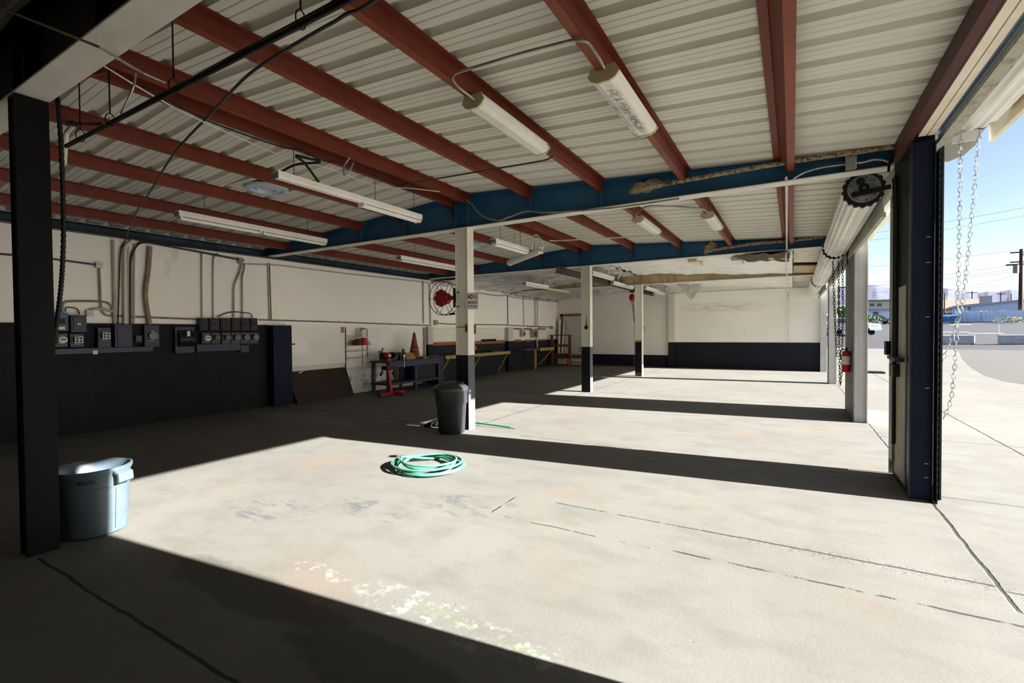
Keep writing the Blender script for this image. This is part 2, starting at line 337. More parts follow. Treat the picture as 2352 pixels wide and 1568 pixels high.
def text_mb(s, size, origin, right, up, extr=.0008, wid=None, bold=0.0, place=None):
    cu = bpy.data.curves.new('lettering', 'FONT'); cu.body = s; cu.size = size; cu.extrude = 0; cu.offset = bold; cu.align_x = 'CENTER'; cu.align_y = 'CENTER'
    ob = bpy.data.objects.new('lettering', cu); COL.objects.link(ob); bpy.context.view_layer.update()
    me = bpy.data.meshes.new_from_object(ob.evaluated_get(bpy.context.evaluated_depsgraph_get()))
    vs = [v.co.copy() for v in me.vertices]; fs = [tuple(p.vertices) for p in me.polygons]
    bpy.data.objects.remove(ob); bpy.data.curves.remove(cu); bpy.data.meshes.remove(me)
    if wid:
        x0, x1 = min(v.x for v in vs), max(v.x for v in vs); k = wid/(x1-x0)
        for v in vs: v.x = (v.x-(x0+x1)/2)*k
    b = MB(); 
    if place: b.add([place(v.x, v.y) for v in vs], fs)
    else:
        o, r, u = V(origin), V(right), V(up); b.add([o+r*v.x+u*v.y for v in vs], fs)
    return b

# ================================================================== THE SHELL
WX = -9.45; YB = 20.3; YF = -4.0; XD = 0.9
def W(x, y, off=.05): return on('x', WX+off, x, y)
struct(MB().box(-9.7, 1.05, YF, YB+.2, -.12, 0).build('floor', 'concrete slab'))
struct(MB().prism([(1.052, YF-4, -.12), (26, YF-4, -.12), (26, 60, -.12), (1.052, 60, -.12)], (0, 0, .117)).build('floor', 'concrete slab'))

# corrugated roof sheet: ribs every 0.29 m, running down the slope
def deck(x0, x1, y0, y1):
    b = MB(); prof = []
    y = 3.39-.29*math.floor((3.39-y0)/.29)-.29
    while y < y1+.3:
        for dy, dz in ((0, 0), (.008, 0), (.028, .048), (.082, .048), (.102, 0), (.15, 0), (.157, .006), (.165, .006), (.172, 0), (.215, 0), (.222, .006), (.23, .006), (.237, 0)): prof.append((y+dy-.098, dz))
        y += .29
    prof = [p for p in prof if y0 <= p[0] <= y1]
    n = len(prof)
    b.add([(x, p[0], roof(x)+p[1]) for x in (x0, x1) for p in prof], [(i, i+1, n+i+1, n+i) for i in range(n-1)])
    return b
rf = deck(WX-.2, RIDGE, YF-.2, YB+.2); r2 = deck(RIDGE, .95, YF-.2, YB+.2); rf.add(r2.v, r2.f)
struct(rf.build('ceiling', 'deck cream'))

# left wall
struct(MB().box(WX-.2, WX, YF, YB, 1.68, 3.36).build('wall_left', 'wall upper'))
struct(MB().box(WX-.2, WX+.04, YF, 6.02, 0, 1.69).build('wall_left', 'block black'))
struct(MB().box(WX-.2, WX+.0, 6.02, 11.02, 0, 1.68).build('wall_left', 'block white'))
zw = W(972, 791).z
struct(MB().box(WX-.2, WX+.0, 11.02, YB, zw, 1.68).build('wall_left', 'block cream'))
struct(MB().box(WX-.2, WX+.005, 11.02, YB, 0, zw).build('wall_left', 'block wainscot'))
struct(MB().box(WX, WX+.26, 6.0, 6.42, 0, 1.68).build('wall_left', 'scuffed dark' if 0 else 'grey paint' if 0 else 'navy paint'))
struct(MB().box(WX, WX+.14, 11.0, 11.2, zw, 1.68).build('trim_1', 'pier white'))
struct(MB().box(WX, WX+.14, 11.0, 11.2, 0, zw-.002).build('trim_2', 'wainscot'))
for y0, y1 in ((15.6, 15.95),):
    struct(MB().box(WX, WX+.16, y0, y1, zw, 1.68).build('trim_3', 'pier white')); struct(MB().box(WX, WX+.16, y0, y1, 0, zw-.002).build('trim_4', 'wainscot'))
struct(MB().box(WX, WX+.05, 6.42, YB, 1.66, 1.70).build('trim_5', 'wall upper'))
# back wall, its wainscot, pilaster and door
struct(MB().box(WX, 1.05, YB, YB+.2, 0, 3.5).build('wall_back', 'wall back'))
struct(MB().box(-4.36, .9, YB-.012, YB, 0, 1.03).build('baseboard_back', 'wainscot'))
struct(MB().box(-8.1, -4.36, YB-.012, YB, 0, .49).build('baseboard_back', 'wainscot'))
struct(MB().box(-4.38, -4.14, YB-.17, YB-.013, 1.03, 3.0).build('trim_6', 'column white'))
struct(MB().box(-4.38, -4.14, YB-.17, YB-.013, 0, 1.028).build('trim_7', 'wainscot'))
struct(MB().box(-4.13, .86, YB-.05, YB-.001, 2.62, 3.02).build('trim_8', 'wall upper'))
dz0 = on('y', YB, 1330, 811).z
d = struct(MB().box(-9.12, -7.98, YB-.05, YB-.005, dz0, 2.2).build('door_1', 'door panel'))
fr = MB()
for a in ((-9.24, -9.12, dz0, 2.3), (-7.98, -7.86, dz0, 2.3), (-9.24, -7.86, 2.2, 2.31)): fr.box(a[0], a[1], YB-.09, YB-.002, a[2], a[3])
fr.build('door_frame', 'wood frame', d)
for z in (dz0+.95, dz0+1.12): MB().lathe((-8.06, YB-.05, z), [(.03, 0), (.03, .02), (.012, .03), (.012, .05), (.028, .055), (.02, .08)], 12, (0, -1, 0)).build('door_knob', 'chrome', d, True)
for z in (dz0+.25, dz0+1.0, 2.0): MB().box(-9.13, -9.1, YB-.06, YB-.049, z, z+.1).build('hinge', 'dark steel', d)
# wall behind the camera, and the closed bay beside it
struct(MB().box(WX-.2, 1.08, YF-.2, YF, 0, 3.7).build('wall_front', 'block cream'))
struct(MB().box(.9, 1.08, YF, 2.14, 0, 3.3).build('wall_right', 'block cream'))

# ------------------------------------------------------------------ steel frames
FR = [1.19, 6.07, 11.2, 15.9]; ORD = ['nearest', 'second', 'third', 'farthest']
def beam(y, web, flange, zb, label, stiff=True):
    t = thing('roof_beam', label, 'beam', (RIDGE, y, zb), 'tapered beams across the building')
    xs = [WX+.02, RIDGE, .86]
    MB().prism([(xs[0], y-.006, zb)]+[(xs[2], y-.006, zb)]+[(x, y-.006, roof(x)-.012) for x in (xs[2], RIDGE, xs[0])], (0, .012, 0)).build('web', web, t)
    o = MB().box(xs[0], xs[2], y-.088, y+.088, zb-.012, zb).build('lower_flange', flange, t); o['label'] = 'white painted flange'
    f = MB()
    for a, b in ((xs[0], RIDGE), (RIDGE, xs[2])): f.bar((a, y, roof(a)-.008), (b, y, roof(b)-.008), .17, .012)
    f.build('upper_flange', web, t)
    for x in (RIDGE-.11, RIDGE+.11, -3.2, -2.15, -5.6, -6.6): MB().box(x-.005, x+.005, y-.08, y+.08, zb+.001, roof(x)-.016).build('stiffener', web, t)
    return t
beam(FR[0], 'black paint', 'beam white', 3.13, 'tapered roof beam coloured black as if unlit, white underside, above the near black column')  # black web colour stands in for the missing light on this side
beam(FR[1], 'beam blue', 'beam white', 3.11, 'blue tapered roof beam on the white column with the no smoking sign')
beam(FR[2], 'beam blue', 'beam white', 3.12, 'blue tapered roof beam where the bare metal roof meets the white insulation')
beam(FR[3], 'tan wrap', 'beam white', 3.04, 'tan beam between sagging white insulation blankets')

def hcol(y, top, up, lo, zd, label, base=None, xr=None):
    t = thing('steel_column', label, 'column', (RIDGE, y, 0), 'columns under the roof ridge')
    x0, x1 = xr or (RIDGE-.115, RIDGE+.115)
    for z0, z1, a, b in ((0, zd, lo[0], lo[1]), (zd, top, up[0], up[1])):
        if z1-z0 < .01: continue
        MB().box(x0+.01, x1-.01, y-.072, y-.055, z0, z1).build('web', a, t)
        MB().box(x0, x0+.012, y-.085, y+.085, z0, z1).build('flange', a, t)
        MB().box(x1-.012, x1, y-.085, y+.085, z0, z1).build('flange', b, t)
        MB().box(x0+.01, x1-.01, y+.055, y+.072, z0, z1).build('web', a, t)
    return t
c0 = hcol(FR[0], 3.117, ('black paint', 'near column'), ('black paint', 'near column'), 0, 'black steel column in the near shade beside the grey open bin', None, (-4.59, -4.455))
c1 = hcol(FR[1], 3.097, ('column white', 'column flange'), ('black paint', 'grey paint'), 1.15, 'white column with black foot and red hose reel, behind the black bin')
c2 = hcol(FR[2], 3.107, ('column white', 'column flange'), ('black paint', 'grey paint'), 1.12, 'white column with black foot and a burnt rusty outlet stain')
c3 = hcol(FR[3], 3.027, ('column white', 'column flange'), ('black paint', 'column flange'), 1.14, 'white column with yellow stripe over its black foot, hoist chain tied to it')
MB().box(RIDGE-.12, RIDGE+.11, FR[3]-.089, FR[3]-.0725, 1.14, 1.19).build('stripe', 'yellow steel', c3)
MB().box(RIDGE-.11, RIDGE+.1, FR[3]-.089, FR[3]-.0725, .02, .12).build('rust_patch', 'rust', c3)
for z in (1.58,): MB().box(RIDGE-.1, RIDGE+.1, FR[1]-.078, FR[1]-.0725, z, z+.008).build('weld_line', 'dark steel', c1)
p = on('y', FR[1]-.075, 1072, 754); MB().box(p.x-.03, p.x+.03, FR[1]-.085, FR[1]-.0725, p.z-.06, p.z+.06).build('outlet_cutout', 'rust', c1, bevel=.006)
p = on('x', RIDGE+.12, 1091, 756); MB().box(RIDGE+.1152, RIDGE+.13, p.y-.02, p.y+.02, p.z-.07, p.z+.07).build('outlet_cutout', 'rust', c1)
q = on('x', RIDGE+.12, 1093, 792); MB().box(RIDGE+.1152, RIDGE+.118, q.y-.03, q.y+.02, q.z-.08, q.z+.06).build('rust_stain', 'rust', c1)
MB().tube(arc([(RIDGE+.117, q.y, q.z), (RIDGE+.17, q.y, q.z), (RIDGE+.2, q.y, q.z-.05), (RIDGE+.22, q.y, q.z+.03)], .04), .01).build('hook', 'black iron', c1, True)
p = on('y', FR[2]-.075, 1347, 750)
MB().lathe((p.x, FR[2]-.0725, p.z-.02), [(.045, 0), (.05, .015), (.03, .03)], 14, (0, -1, 0)).build('burnt_outlet', 'black iron', c2, True)
MB().prism([(p.x-.025, FR[2]-.0728, p.z+.03), (p.x+.025, FR[2]-.0728, p.z+.03), (p.x+.012, FR[2]-.0728, p.z+.22), (p.x, FR[2]-.0728, p.z+.34), (p.x-.012, FR[2]-.0728, p.z+.22)], (0, -.001, 0)).build('rust_streak', 'stain tan', c2)
MB().tube(arc([(RIDGE-.117, FR[2]-.09, 1.12), (RIDGE-.17, FR[2]-.09, 1.1), (RIDGE-.17, FR[2]-.09, 1.02), (RIDGE-.13, FR[2]-.09, 1.0)], .03), .008).build('hook', 'black iron', c2, True)
for z in (2.12, 1.9):
    for dx in (-.09, -.06): MB().lathe((RIDGE+dx, FR[1]-.072, z), [(.01, 0), (.01, .012)], 6, (0, -1, 0)).build('bolt', 'dark steel', c1)

PX_ = [(-.05, 'first purlin inside the open doors'), (-1.09, 'second purlin inside the open doors'), (-2.14, 'third purlin inside the open doors'), (-3.2, 'fourth purlin inside the open doors'),
       (-4.27, 'twin ridge purlin on the door side'), (-4.56, 'twin ridge purlin on the wall side'), (-5.6, 'first purlin on the wall side of the ridge'), (-6.6, 'second purlin on the wall side of the ridge'), (-7.65, 'third purlin on the wall side of the ridge'), (-8.66, 'purlin nearest the meter wall')]
for bi, (y0, y1, bn) in enumerate(((1.29, 6.055, 'near bay'), (6.085, 11.19, 'second bay'))):
    for i, (x, nm) in enumerate(PX_):
        zt = roof(x)-.004; dp = .125; t = .006
        tp = -.075 if i == 0 else 0                       # this one has rolled over
        sg = 1 if i == 0 else -1
        p = thing('roof_purlin', 'red oxide '+nm+', '+bn, 'purlin', (x, (y0+y1)/2, zt-dp), 'red roof purlins')
        pr = [(x+tp, zt), (x+tp+t, zt), (x+t, zt-dp), (x, zt-dp)]
        MB().prism([(a, y0, b) for a, b in pr], (0, y1-y0, 0)).build('web', 'red oxide', p)
        lo_ = MB().box(x, x+sg*.062, y0, y1, zt-dp-t, zt-dp); lo_.box(x+sg*.062-.003, x+sg*.062+.003, y0, y1, zt-dp, zt-dp+.016)
        lo_.build('lower_flange', 'red oxide lip', p)  # lighter red than the web: light from below put into the colour
        MB().box(x+tp, x+tp-sg*.055, y0, y1, zt-t, zt).build('upper_flange', 'red oxide', p)
MB2 = MB().box(.84, .9, 1.29, 5.98, 3.13, 3.268); tag(MB2.build('eave_strut', 'red dark'), 'dark red eave strut above the near roll-up door', 'strut')
# braces between purlins and beams
for a, b, nm in ((on('y', 6.0, 1018, 462), on('y', 6.03, 1048, 510), 'red diagonal brace beside the ridge at the no smoking column'), (on('y', 6.0, 912, 502), on('y', 6.03, 938, 530), 'red diagonal brace below the first blue beam, wall side'),
                 (on('y', 11.1, 1325, 578), on('y', 11.14, 1335, 600), 'red diagonal brace at the second blue beam ridge'), (on('y', 11.1, 1446, 578), on('y', 11.14, 1455, 600), 'short red brace on the second blue beam beyond the column'),
                 (under(288, 55, .16), under(385, 28, .14), 'red brace near the white beam underside, upper'), (under(125, 190, .3), under(240, 165, .15), 'red brace by the head of the black column')):
    tag(MB().bar(a, b, .035, .02).build('purlin_brace', 'red oxide'), nm, 'brace')
# girder along the head of the left wall
t = thing('eave_girder', 'weathered blue girder along the top of the meter wall', 'girder', (WX+.08, 5, 3.05))
MB().box(WX+.01, WX+.16, 1.3, 11.15, 3.07, 3.085).build('lower_flange', 'black iron', t)
MB().box(WX+.01, WX+.03, 1.3, 11.15, 3.085, 3.2).build('web', 'girder dark', t)
MB().box(WX+.03, WX+.15, 1.3, 11.15, 3.2, 3.212).build('upper_flange', 'girder dark', t)

# ------------------------------------------------------------------ door piers and header
def X9(x, y): return on('x', .9, x, y)
p1 = struct(MB().box(.9, 1.06, 5.45, 6.24, 0, 3.265).build('wall_right', 'black paint'))
struct(MB().box(.893, .9, X9(2080, 1000).y, 6.1, .06, 1.9).build('trim_9', 'pier worn'))
t = thing('door_post', 'dark navy steel post with door track at the near opening', 'post', (1, 5.42, 0))
MB().box(.893, 1.045, 5.405, 5.449, 0, 3.12).build('face_plate', 'navy paint', t)
MB().box(.888, .9, 5.38, 5.449, 0, 3.12).build('edge_flange', 'dark steel', t)
g = MB(); g.box(1.045, 1.052, 5.36, 5.45, .0, 3.1); g.box(1.066, 1.074, 5.33, 5.45, 0, 3.02); g.box(1.09, 1.104, 5.36, 5.62, .03, 3.04); g.box(1.052, 1.104, 5.44, 5.449, .0, 3.0)
tr = g.build('door_track', 'dark steel', t)
pr = [(1.0745, 5.352, .1)]
for k in range(46): z = .1+k*.063; pr += [(1.0745, 5.337, z), (1.0745, 5.337, z+.025), (1.0745, 5.3505, z+.025), (1.0745, 5.3505, z+.063)]
MB().prism(pr+[(1.0745, 5.352, .1+46*.063)], (.002, 0, 0)).build('toothed_strip', 'galvanised', t)
b = MB(); b.box(1.0465, 1.0445, 5.357, 5.3595, .15, 2.4); b.build('scraped_edge', 'galvanised', t)
for z in (2.29, 2.07, 1.6, .98, .2, .02+.3): MB().box(1.0, 1.03, 5.4035, 5.405, z, z+.004).build('screw_mark', 'label white', t)
t = thing('door_guide', 'pale green steel guide on the far edge of the near door pier', 'guide', (.87, 6.44, 0))
MB().box(.872, .885, 6.1, 6.28, .16, 2.86).build('channel', 'guide green', t); MB().box(.872, .93, 6.265, 6.28, .0, 2.86).build('lip', 'guide green', t)
b = thing('latch_box', 'black latch box halfway up the near door pier', 'latch', (.86, 6.1, 1.2))
q = X9(2060, 848); MB().box(.84, .893, q.y-.2, q.y+.02, q.z-.06, q.z+.06).build('case', 'black iron', b)
q = X9(2068, 823); MB().bar((.85, q.y-.28, q.z-.005), (.85, q.y+.12, q.z+.01), .07, .03).build('bar', 'dark steel', b)
q = X9(2042, 797); MB().box(.83, .871, 6.18, 6.29, q.z-.07, q.z+.07).build('lever', 'black iron', b)
for (x, nm) in ((2053, 'black conduit climbing the inner face of the near door pier, closest to the opening'), (2060, 'black conduit climbing the inner face of the near door pier, second')):
    yy = X9(x, 700).y
    yy = min(yy, 6.05 if x == 2053 else 5.95)
    tag(MB().tube([(.878, yy, .35 if x == 2053 else 1.2), (.878, yy, 2.6), (.87, yy+.02, 3.0)], .016).build('conduit', 'black rubber', None, True), nm, 'conduit')
struct(MB().box(.87, 1.03, 9.5, 10.94, 0, 3.2).build('wall_right', 'pier white'))
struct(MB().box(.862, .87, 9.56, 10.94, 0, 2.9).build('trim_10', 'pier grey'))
t = thing('door_post', 'white steel post at the second opening, fire extinguisher on its inner side', 'post', (.95, 9.47, 0))
MB().box(.862, 1.03, 9.455, 9.499, 0, 2.95).build('face_plate', 'pier white', t); MB().box(.925, .931, 9.448, 9.455, .0, 2.95).build('seam', 'column flange', t)
MB().box(1.025, 1.035, 9.40, 9.499, 0, 2.9).build('edge_strip', 'conduit white', t); MB().box(.858, .866, 9.43, 9.5, 0, 2.9).build('track', 'guide green', t)
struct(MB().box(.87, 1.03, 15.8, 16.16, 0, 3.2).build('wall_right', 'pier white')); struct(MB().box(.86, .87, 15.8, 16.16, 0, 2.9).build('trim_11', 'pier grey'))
t = thing('door_post', 'white steel post at the third opening beyond the fire extinguisher', 'post', (.95, 15.78, 0))
MB().box(.875, 1.03, 15.76, 15.8, 0, 2.9).build('face_plate', 'pier white', t); MB().box(1.03, 1.05, 15.74, 15.8, 0, 2.9).build('edge_strip', 'conduit white', t)
struct(MB().box(.86, 1.05, 20.12, 20.3, 0, 3.2).build('wall_right', 'pier white'))
struct(MB().box(.951, 1.02, 6.44, 20.3, 2.96, 3.32).build('wall_right', 'curtain white'))
# jagged sheet edge hanging over the second opening
b = MB(); yy = 6.5
while yy < 9.4:
    b.prism([(1.03, yy, 2.97), (1.03, yy+.16, 2.97), (1.03, yy+.13, 2.9-.03*random.random()), (1.03, yy+.05, 2.88-.05*random.random())], (.012, 0, 0)); yy += .17
tag(b.build('sheet_edge', 'curtain white'), 'ragged white sheet edge hanging over the second opening', 'sheet')

# ------------------------------------------------------------------ roll-up doors
def drum(name, label, x, z0, z1, r, y0, y1, disc=True):
    t = thing(name, label, 'roll-up door', (x, (y0+y1)/2, min(z0, z1)-r), 'rolled up door curtains')
    wv = lambda a: 1+.035*(1 if math.sin(17*a) > 0 else -1)*min(1, abs(math.sin(17*a))*2.5)
    ax = V((0, y1-y0, z1-z0)); L = ax.length
    MB().lathe((x, y0, z0), [(r, .02), (r, L)], 136, ax, wave=wv).build('curtain', 'curtain white', t, False)
    if disc:
        wv2 = lambda a: 1+.035*(1 if math.sin(17*a) > 0 else -1)
        MB().lathe((x, y0, z0), [(r*1.04, -.035), (r*1.04, .02)], 136, ax, wave=wv2, cap=True).build('rim', 'black rubber', t)
        d_ = MB().lathe((x, y0-.037, z0), [(r*.82, -.012), (r*.82, .0)], 40, ax).build('end_disc', 'galvanised', t); 
        h = MB(); h.lathe((x-.03, y0-.05, z0+r*.45), [(.04, -.006), (.04, .004)], 16, ax); h.lathe((x+.0, y0-.05, z0+r*.05), [(.05, -.006), (.05, .004)], 16, ax)
        for k in range(9): a = k*.7; h.lathe((x+math.cos(a)*r*.65, y0-.05, z0+math.sin(a)*r*.65), [(.008, -.003), (.008, .003)], 6, ax)
        h.build('disc_holes', 'black rubber', d_)
        br = MB().bar((x-r*.45, y0-.07, z0-r*.3), (.9, y0-.07, z0-r*.12), .03, .05); br.lathe((x-r*.45, y0-.055, z0-r*.3), [(.03, -.03), (.03, .0)], 14, ax)
        br.build('bracket', 'black iron', t)
        MB().lathe((x, y0-.06, z0), [(.018, -.04), (.018, .02)], 12, ax).build('axle', 'rust', d_)
    c = MB(); nseg = 14
    for k in range(nseg): 
        zz = z0-r*.2-k*(.02); 
    MB().box(x+r*.98, x+r*.98+.012, y0+.08, y1-.05, min(z0, z1)-r*1.05, z0).build('hanging_curtain', 'curtain grey shade', t)
    MB().box(x+r*.98-.015, x+r*.98+.03, y0+.08, y1-.05, min(z0, z1)-r*1.05-.05, min(z0, z1)-r*1.05).build('bottom_bar', 'rust' if name == 'x' else 'pier worn', t)
    return t
drum('roll_up_door', 'rolled white door curtain with round end disc facing the camera', .67, 3.03, 2.97, .185, 6.52, 10.3)
drum('roll_up_door', 'rolled white door curtain behind the first drum, dangling chains at its near end', .655, 2.955, 2.86, .18, 10.42, 15.7)
drum('roll_up_door', 'farthest rolled white door curtain next to the back wall', .63, 2.86, 2.84, .17, 15.85, 20.08)
# nearest door: outside drum, cream rail, hood
t = thing('roll_up_door', 'outside rolled door curtain under the cream hood, chain hanging from it', 'roll-up door', (1.4, 4, 3.16), 'rolled up door curtains')
wv = lambda a: 1+.03*(1 if math.sin(16*a) > 0 else -1)*min(1, abs(math.sin(16*a))*2.5)
MB().lathe((1.41, 1.7, 3.55), [(.25, 0), (.25, 4.2)], 128, (0, 1, 0), wave=wv).build('curtain', 'curtain white', t)
b = MB()
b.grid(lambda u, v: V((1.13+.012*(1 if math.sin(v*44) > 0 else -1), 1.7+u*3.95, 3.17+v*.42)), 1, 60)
b.build('hanging_curtain', 'curtain grey shade', t)  # darker than the roll: shade of the inner side is in the colour
bb = MB().box(1.1, 1.17, 1.7, 5.65, 3.13, 3.17); bb.box(1.17, 1.2, 1.7, 5.65, 3.15, 3.165); bb.build('bottom_bar', 'pier worn', t)
sh = MB().prism([(1.28, 5.95, 3.22), (1.45, 5.95, 3.22), (1.5, 5.95, 3.3), (1.4, 5.95, 3.32), (1.28, 5.95, 3.27)], (0, .02, 0)); sh.build('end_bracket', 'conduit white', t)
MB().lathe((1.5, 5.9, 3.36), [(.035, 0), (.035, .12)], 16, (0, 1, 0)).build('chain_wheel', 'black iron', t)
t = thing('header_rail', 'cream painted rail along the head of the near opening', 'rail', (1, 3.7, 3.14))
b = MB().box(.93, .985, 1.7, 5.36, 3.15, 3.3); b.box(.985, 1.0, 1.7, 5.36, 3.19, 3.3); b.build('inner_rail', 'cream rail', t)
MB().box(1.0, 1.045, 1.7, 5.4, 3.16, 3.22).build('outer_rail', 'cream rail', t)
t = thing('door_hood', 'cream hood and fascia board outside the near opening', 'hood', (1.6, 4, 3.3))
fa = MB().box(1.66, 1.70, .5, 6.46, 3.33, 3.8); fa.build('fascia_board', 'fascia cream', t)
pr = [(1.08, 6.44, 3.16), (1.34, 6.44, 3.18), (1.48, 6.44, 3.23), (1.56, 6.44, 3.31), (1.6, 6.44, 3.42), (1.66, 6.44, 3.5), (1.66, 6.44, 3.8), (1.08, 6.44, 3.8)]
MB().prism(pr, (0, .02, 0)).build('side_panel', 'hood grey', t)
MB().prism([(1.08, 6.40, 3.155), (1.34, 6.40, 3.175), (1.34, 6.48, 3.175), (1.08, 6.48, 3.155)], (0, 0, .01)).build('panel_edge', 'fascia cream', t)

def chain(pts, pitch, wd, th, name='chain'):
    P_ = []; pts = [V(p) for p in pts]; tot = 0; d = [0]
    for a, b in zip(pts, pts[1:]): tot += (b-a).length; d.append(tot)
    n = int(tot/pitch); mb = MB()
    for k in range(n):
        s_ = (k+.5)*pitch; i = max(j for j in range(len(d)-1) if d[j] <= s_); f = (s_-d[i])/(d[i+1]-d[i]); c = pts[i].lerp(pts[i+1], f)
        tv = (pts[i+1]-pts[i]).normalized(); a_ = tv.cross(V((0, 1, 0)) if abs(tv.y) < .9 else V((0, 0, 1))).normalized(); b_ = tv.cross(a_).normalized()
        ang = (.35 if k % 2 else 1.9)+.25*math.sin(k*1.3); wv_ = a_*math.cos(ang)+b_*math.sin(ang)
        hl = pitch*.68
        mb.tube([c+tv*hl*math.cos(q)+wv_*wd*math.sin(q) for q in [2*PI*j/10 for j in range(10)]], th, 5, True)
    return mb
top1 = on('y', 5.9, 2207, 310); top2 = on('y', 5.9, 2250, 303); mid1 = on('y', 5.9, 2200, 700); low = on('y', 5.9, 2187, 900); end = on('y', 5.88, 2166, 965); c2a = on('y', 5.85, 2222, 600); c2b = on('y', 5.85, 2205, 720); c2c = on('y', 5.85, 2163, 835)
tag(chain(curve([top1, mid1, low, end], 8), .043, .0145, .0029).build('hand_chain', 'galvanised', None, True), 'galvanised hand chain hanging straight from the outside door drum', 'chain', 'chains of the near door')
tag(chain(curve([top2, c2a, c2b, c2c], 8), .043, .0145, .0029).build('hand_chain', 'galvanised', None, True), 'galvanised hand chain slanting from the hood toward the dark post', 'chain', 'chains of the near door')
for nm, y, a in (('dark chain dangling from the second door drum, nearest of three', 10.35, [(1913, 600), (1916, 700), (1922, 820)]), ('dark chain dangling from the second door drum, middle of three', 10.4, [(1926, 600), (1927, 760), (1929, 885)]), ('dark chain hanging beside the white door post, farthest of three', 10.5, [(1935, 598), (1936, 700), (1934, 850), (1930, 884)])):
    tag(chain([on('y', y, *p) for p in a], .055, .016, .005).build('door_chain', 'conduit dark', None, True), nm, 'chain', 'chains at the second opening')
t = thing('fire_extinguisher', 'red fire extinguisher hung on the grey pier at the second opening', 'fire extinguisher', (.79, 10.8, .95))
q = on('x', .79, 1943, 822); c = V((.795, q.y, q.z-.24)); 
MB().lathe(c, [(.05, 0), (.062, .01), (.062, .3), (.05, .345), (.022, .37), (.022, .39)], 20).build('cylinder', 'extinguisher red', t, True)
MB().lathe(c+V((0, 0, .13)), [(.0632, 0), (.0632, .14)], 20, cap=False).build('label', 'label white', t, True)
MB().box(c.x-.015, c.x+.015, c.y-.08, c.y+.03, c.z+.385, c.z+.42).build('lever', 'black iron', t); MB().tube(curve([c+V((-.01, .02, .39)), c+V((-.08, .03, .36)), c+V((-.07, .03, .2))]), .009).build('hose', 'black rubber', t, True)
MB().box(c.x+.05, .863, c.y-.03, c.y+.03, c.z+.1, c.z+.36).build('wall_bracket', 'black iron', t)

# ------------------------------------------------------------------ insulation at the far bays
def blanket(x0, x1, y0, y1, off, amp, label, mat, seed, straps):
    def fn(u, v):
        x, y = x0+(x1-x0)*u, y0+(y1-y0)*v
        s = abs(math.sin(v*PI*straps))**.6
        k = noise.noise(V((x*1.3+seed, y*2.6, 0)))+.6*noise.noise(V((x*3+y*2.2, y*4.5-x*1.7, seed)))+.35*abs(noise.noise(V((x*7, y*9, seed))))
        return V((x, y, roof(x)-off-.07*s-amp*2.0*k))
    return tag(MB().grid(fn, 70, 60).build('insulation_blanket', mat, None, True), label, 'insulation')
blanket(RIDGE+.03, .0, 11.3, 15.82, .2, .022, 'sagging white vinyl insulation behind the second blue beam', 'vinyl white', 1, 4)
blanket(WX+.03, RIDGE-.03, 11.3, 15.82, .2, .05, 'wrinkled silver foil insulation behind the second blue beam', 'foil', 5, 5)
blanket(RIDGE+.03, .0, 15.98, 20.28, .25, .022, 'sagging white vinyl insulation against the back wall', 'vinyl white', 9, 3)
blanket(WX+.03, RIDGE-.03, 15.98, 20.28, .25, .05, 'wrinkled silver foil insulation above the wooden landing', 'foil', 13, 4)
# bare strip of peeling boards by the doors
tag(MB().prism([(.02, 11.3, roof(.02)-.19), (.93, 11.3, roof(.93)-.19), (.93, 13.6, roof(.93)-.19), (.02, 13.6, roof(.02)-.19)], (0, 0, .02)).build('ceiling_board', 'deck peeling'), 'peeling cream ceiling board beside the white insulation, nearer', 'ceiling board', 'peeling boards')
tag(MB().prism([(.02, 14.1, roof(.02)-.22), (.93, 14.1, roof(.93)-.22), (.93, 15.8, roof(.93)-.22), (.02, 15.8, roof(.02)-.22)], (0, 0, .02)).build('ceiling_board', 'tan wrap'), 'tan ceiling board over the far door drums', 'ceiling board', 'peeling boards')
tag(MB().prism([(.02, 16.0, roof(.02)-.22), (.93, 16.0, roof(.93)-.22), (.93, 18.6, roof(.93)-.22), (.02, 18.6, roof(.02)-.22)], (0, 0, .02)).build('ceiling_board', 'deck peeling'), 'peeling cream ceiling board closest to the back wall', 'ceiling board', 'peeling boards')
def flap(pts, mat, label, seed, sub=14, amp=.03):
    a, b, c = [V(p) for p in pts]
    f = lambda u, v: (lambda p: p+V((amp*noise.noise(p*9+V((seed, 0, 0))), amp*noise.noise(p*8), amp*noise.noise(p*11))))(a.lerp(b, u).lerp(c, v*1.0 if True else 0))
    mb = MB().grid(lambda u, v: f(u, v*.985), sub, sub)
    return tag(mb.build('torn_insulation', mat, None, True), label, 'insulation')
flap((on('y', 18.5, 1555, 652), on('y', 18.5, 1612, 653), on('y', 18.3, 1588, 691)), 'foil', 'torn silver insulation flap hanging in front of the back wall', 3)
flap((on('y', 17.5, 1368, 659), on('y', 17.5, 1396, 663), on('y', 17.4, 1385, 672)), 'vinyl white', 'small torn white flap left of the chain hoist', 6, amp=.02)
z_ = lambda x, y: under(x, y, .27)
b = MB(); A_, B_, C_, D_ = z_(1680, 583), z_(1816, 575), z_(1812, 597), z_(1720, 598)
b.grid(lambda u, v: (lambda p: p+V((0, 0, -.03+.05*noise.noise(p*6))))(A_.lerp(B_, u).lerp(D_.lerp(C_, u), v)), 30, 8)
tag(b.build('exposed_insulation', 'brown wool', None, True), 'brown exposed wool where the white insulation has torn open', 'insulation')
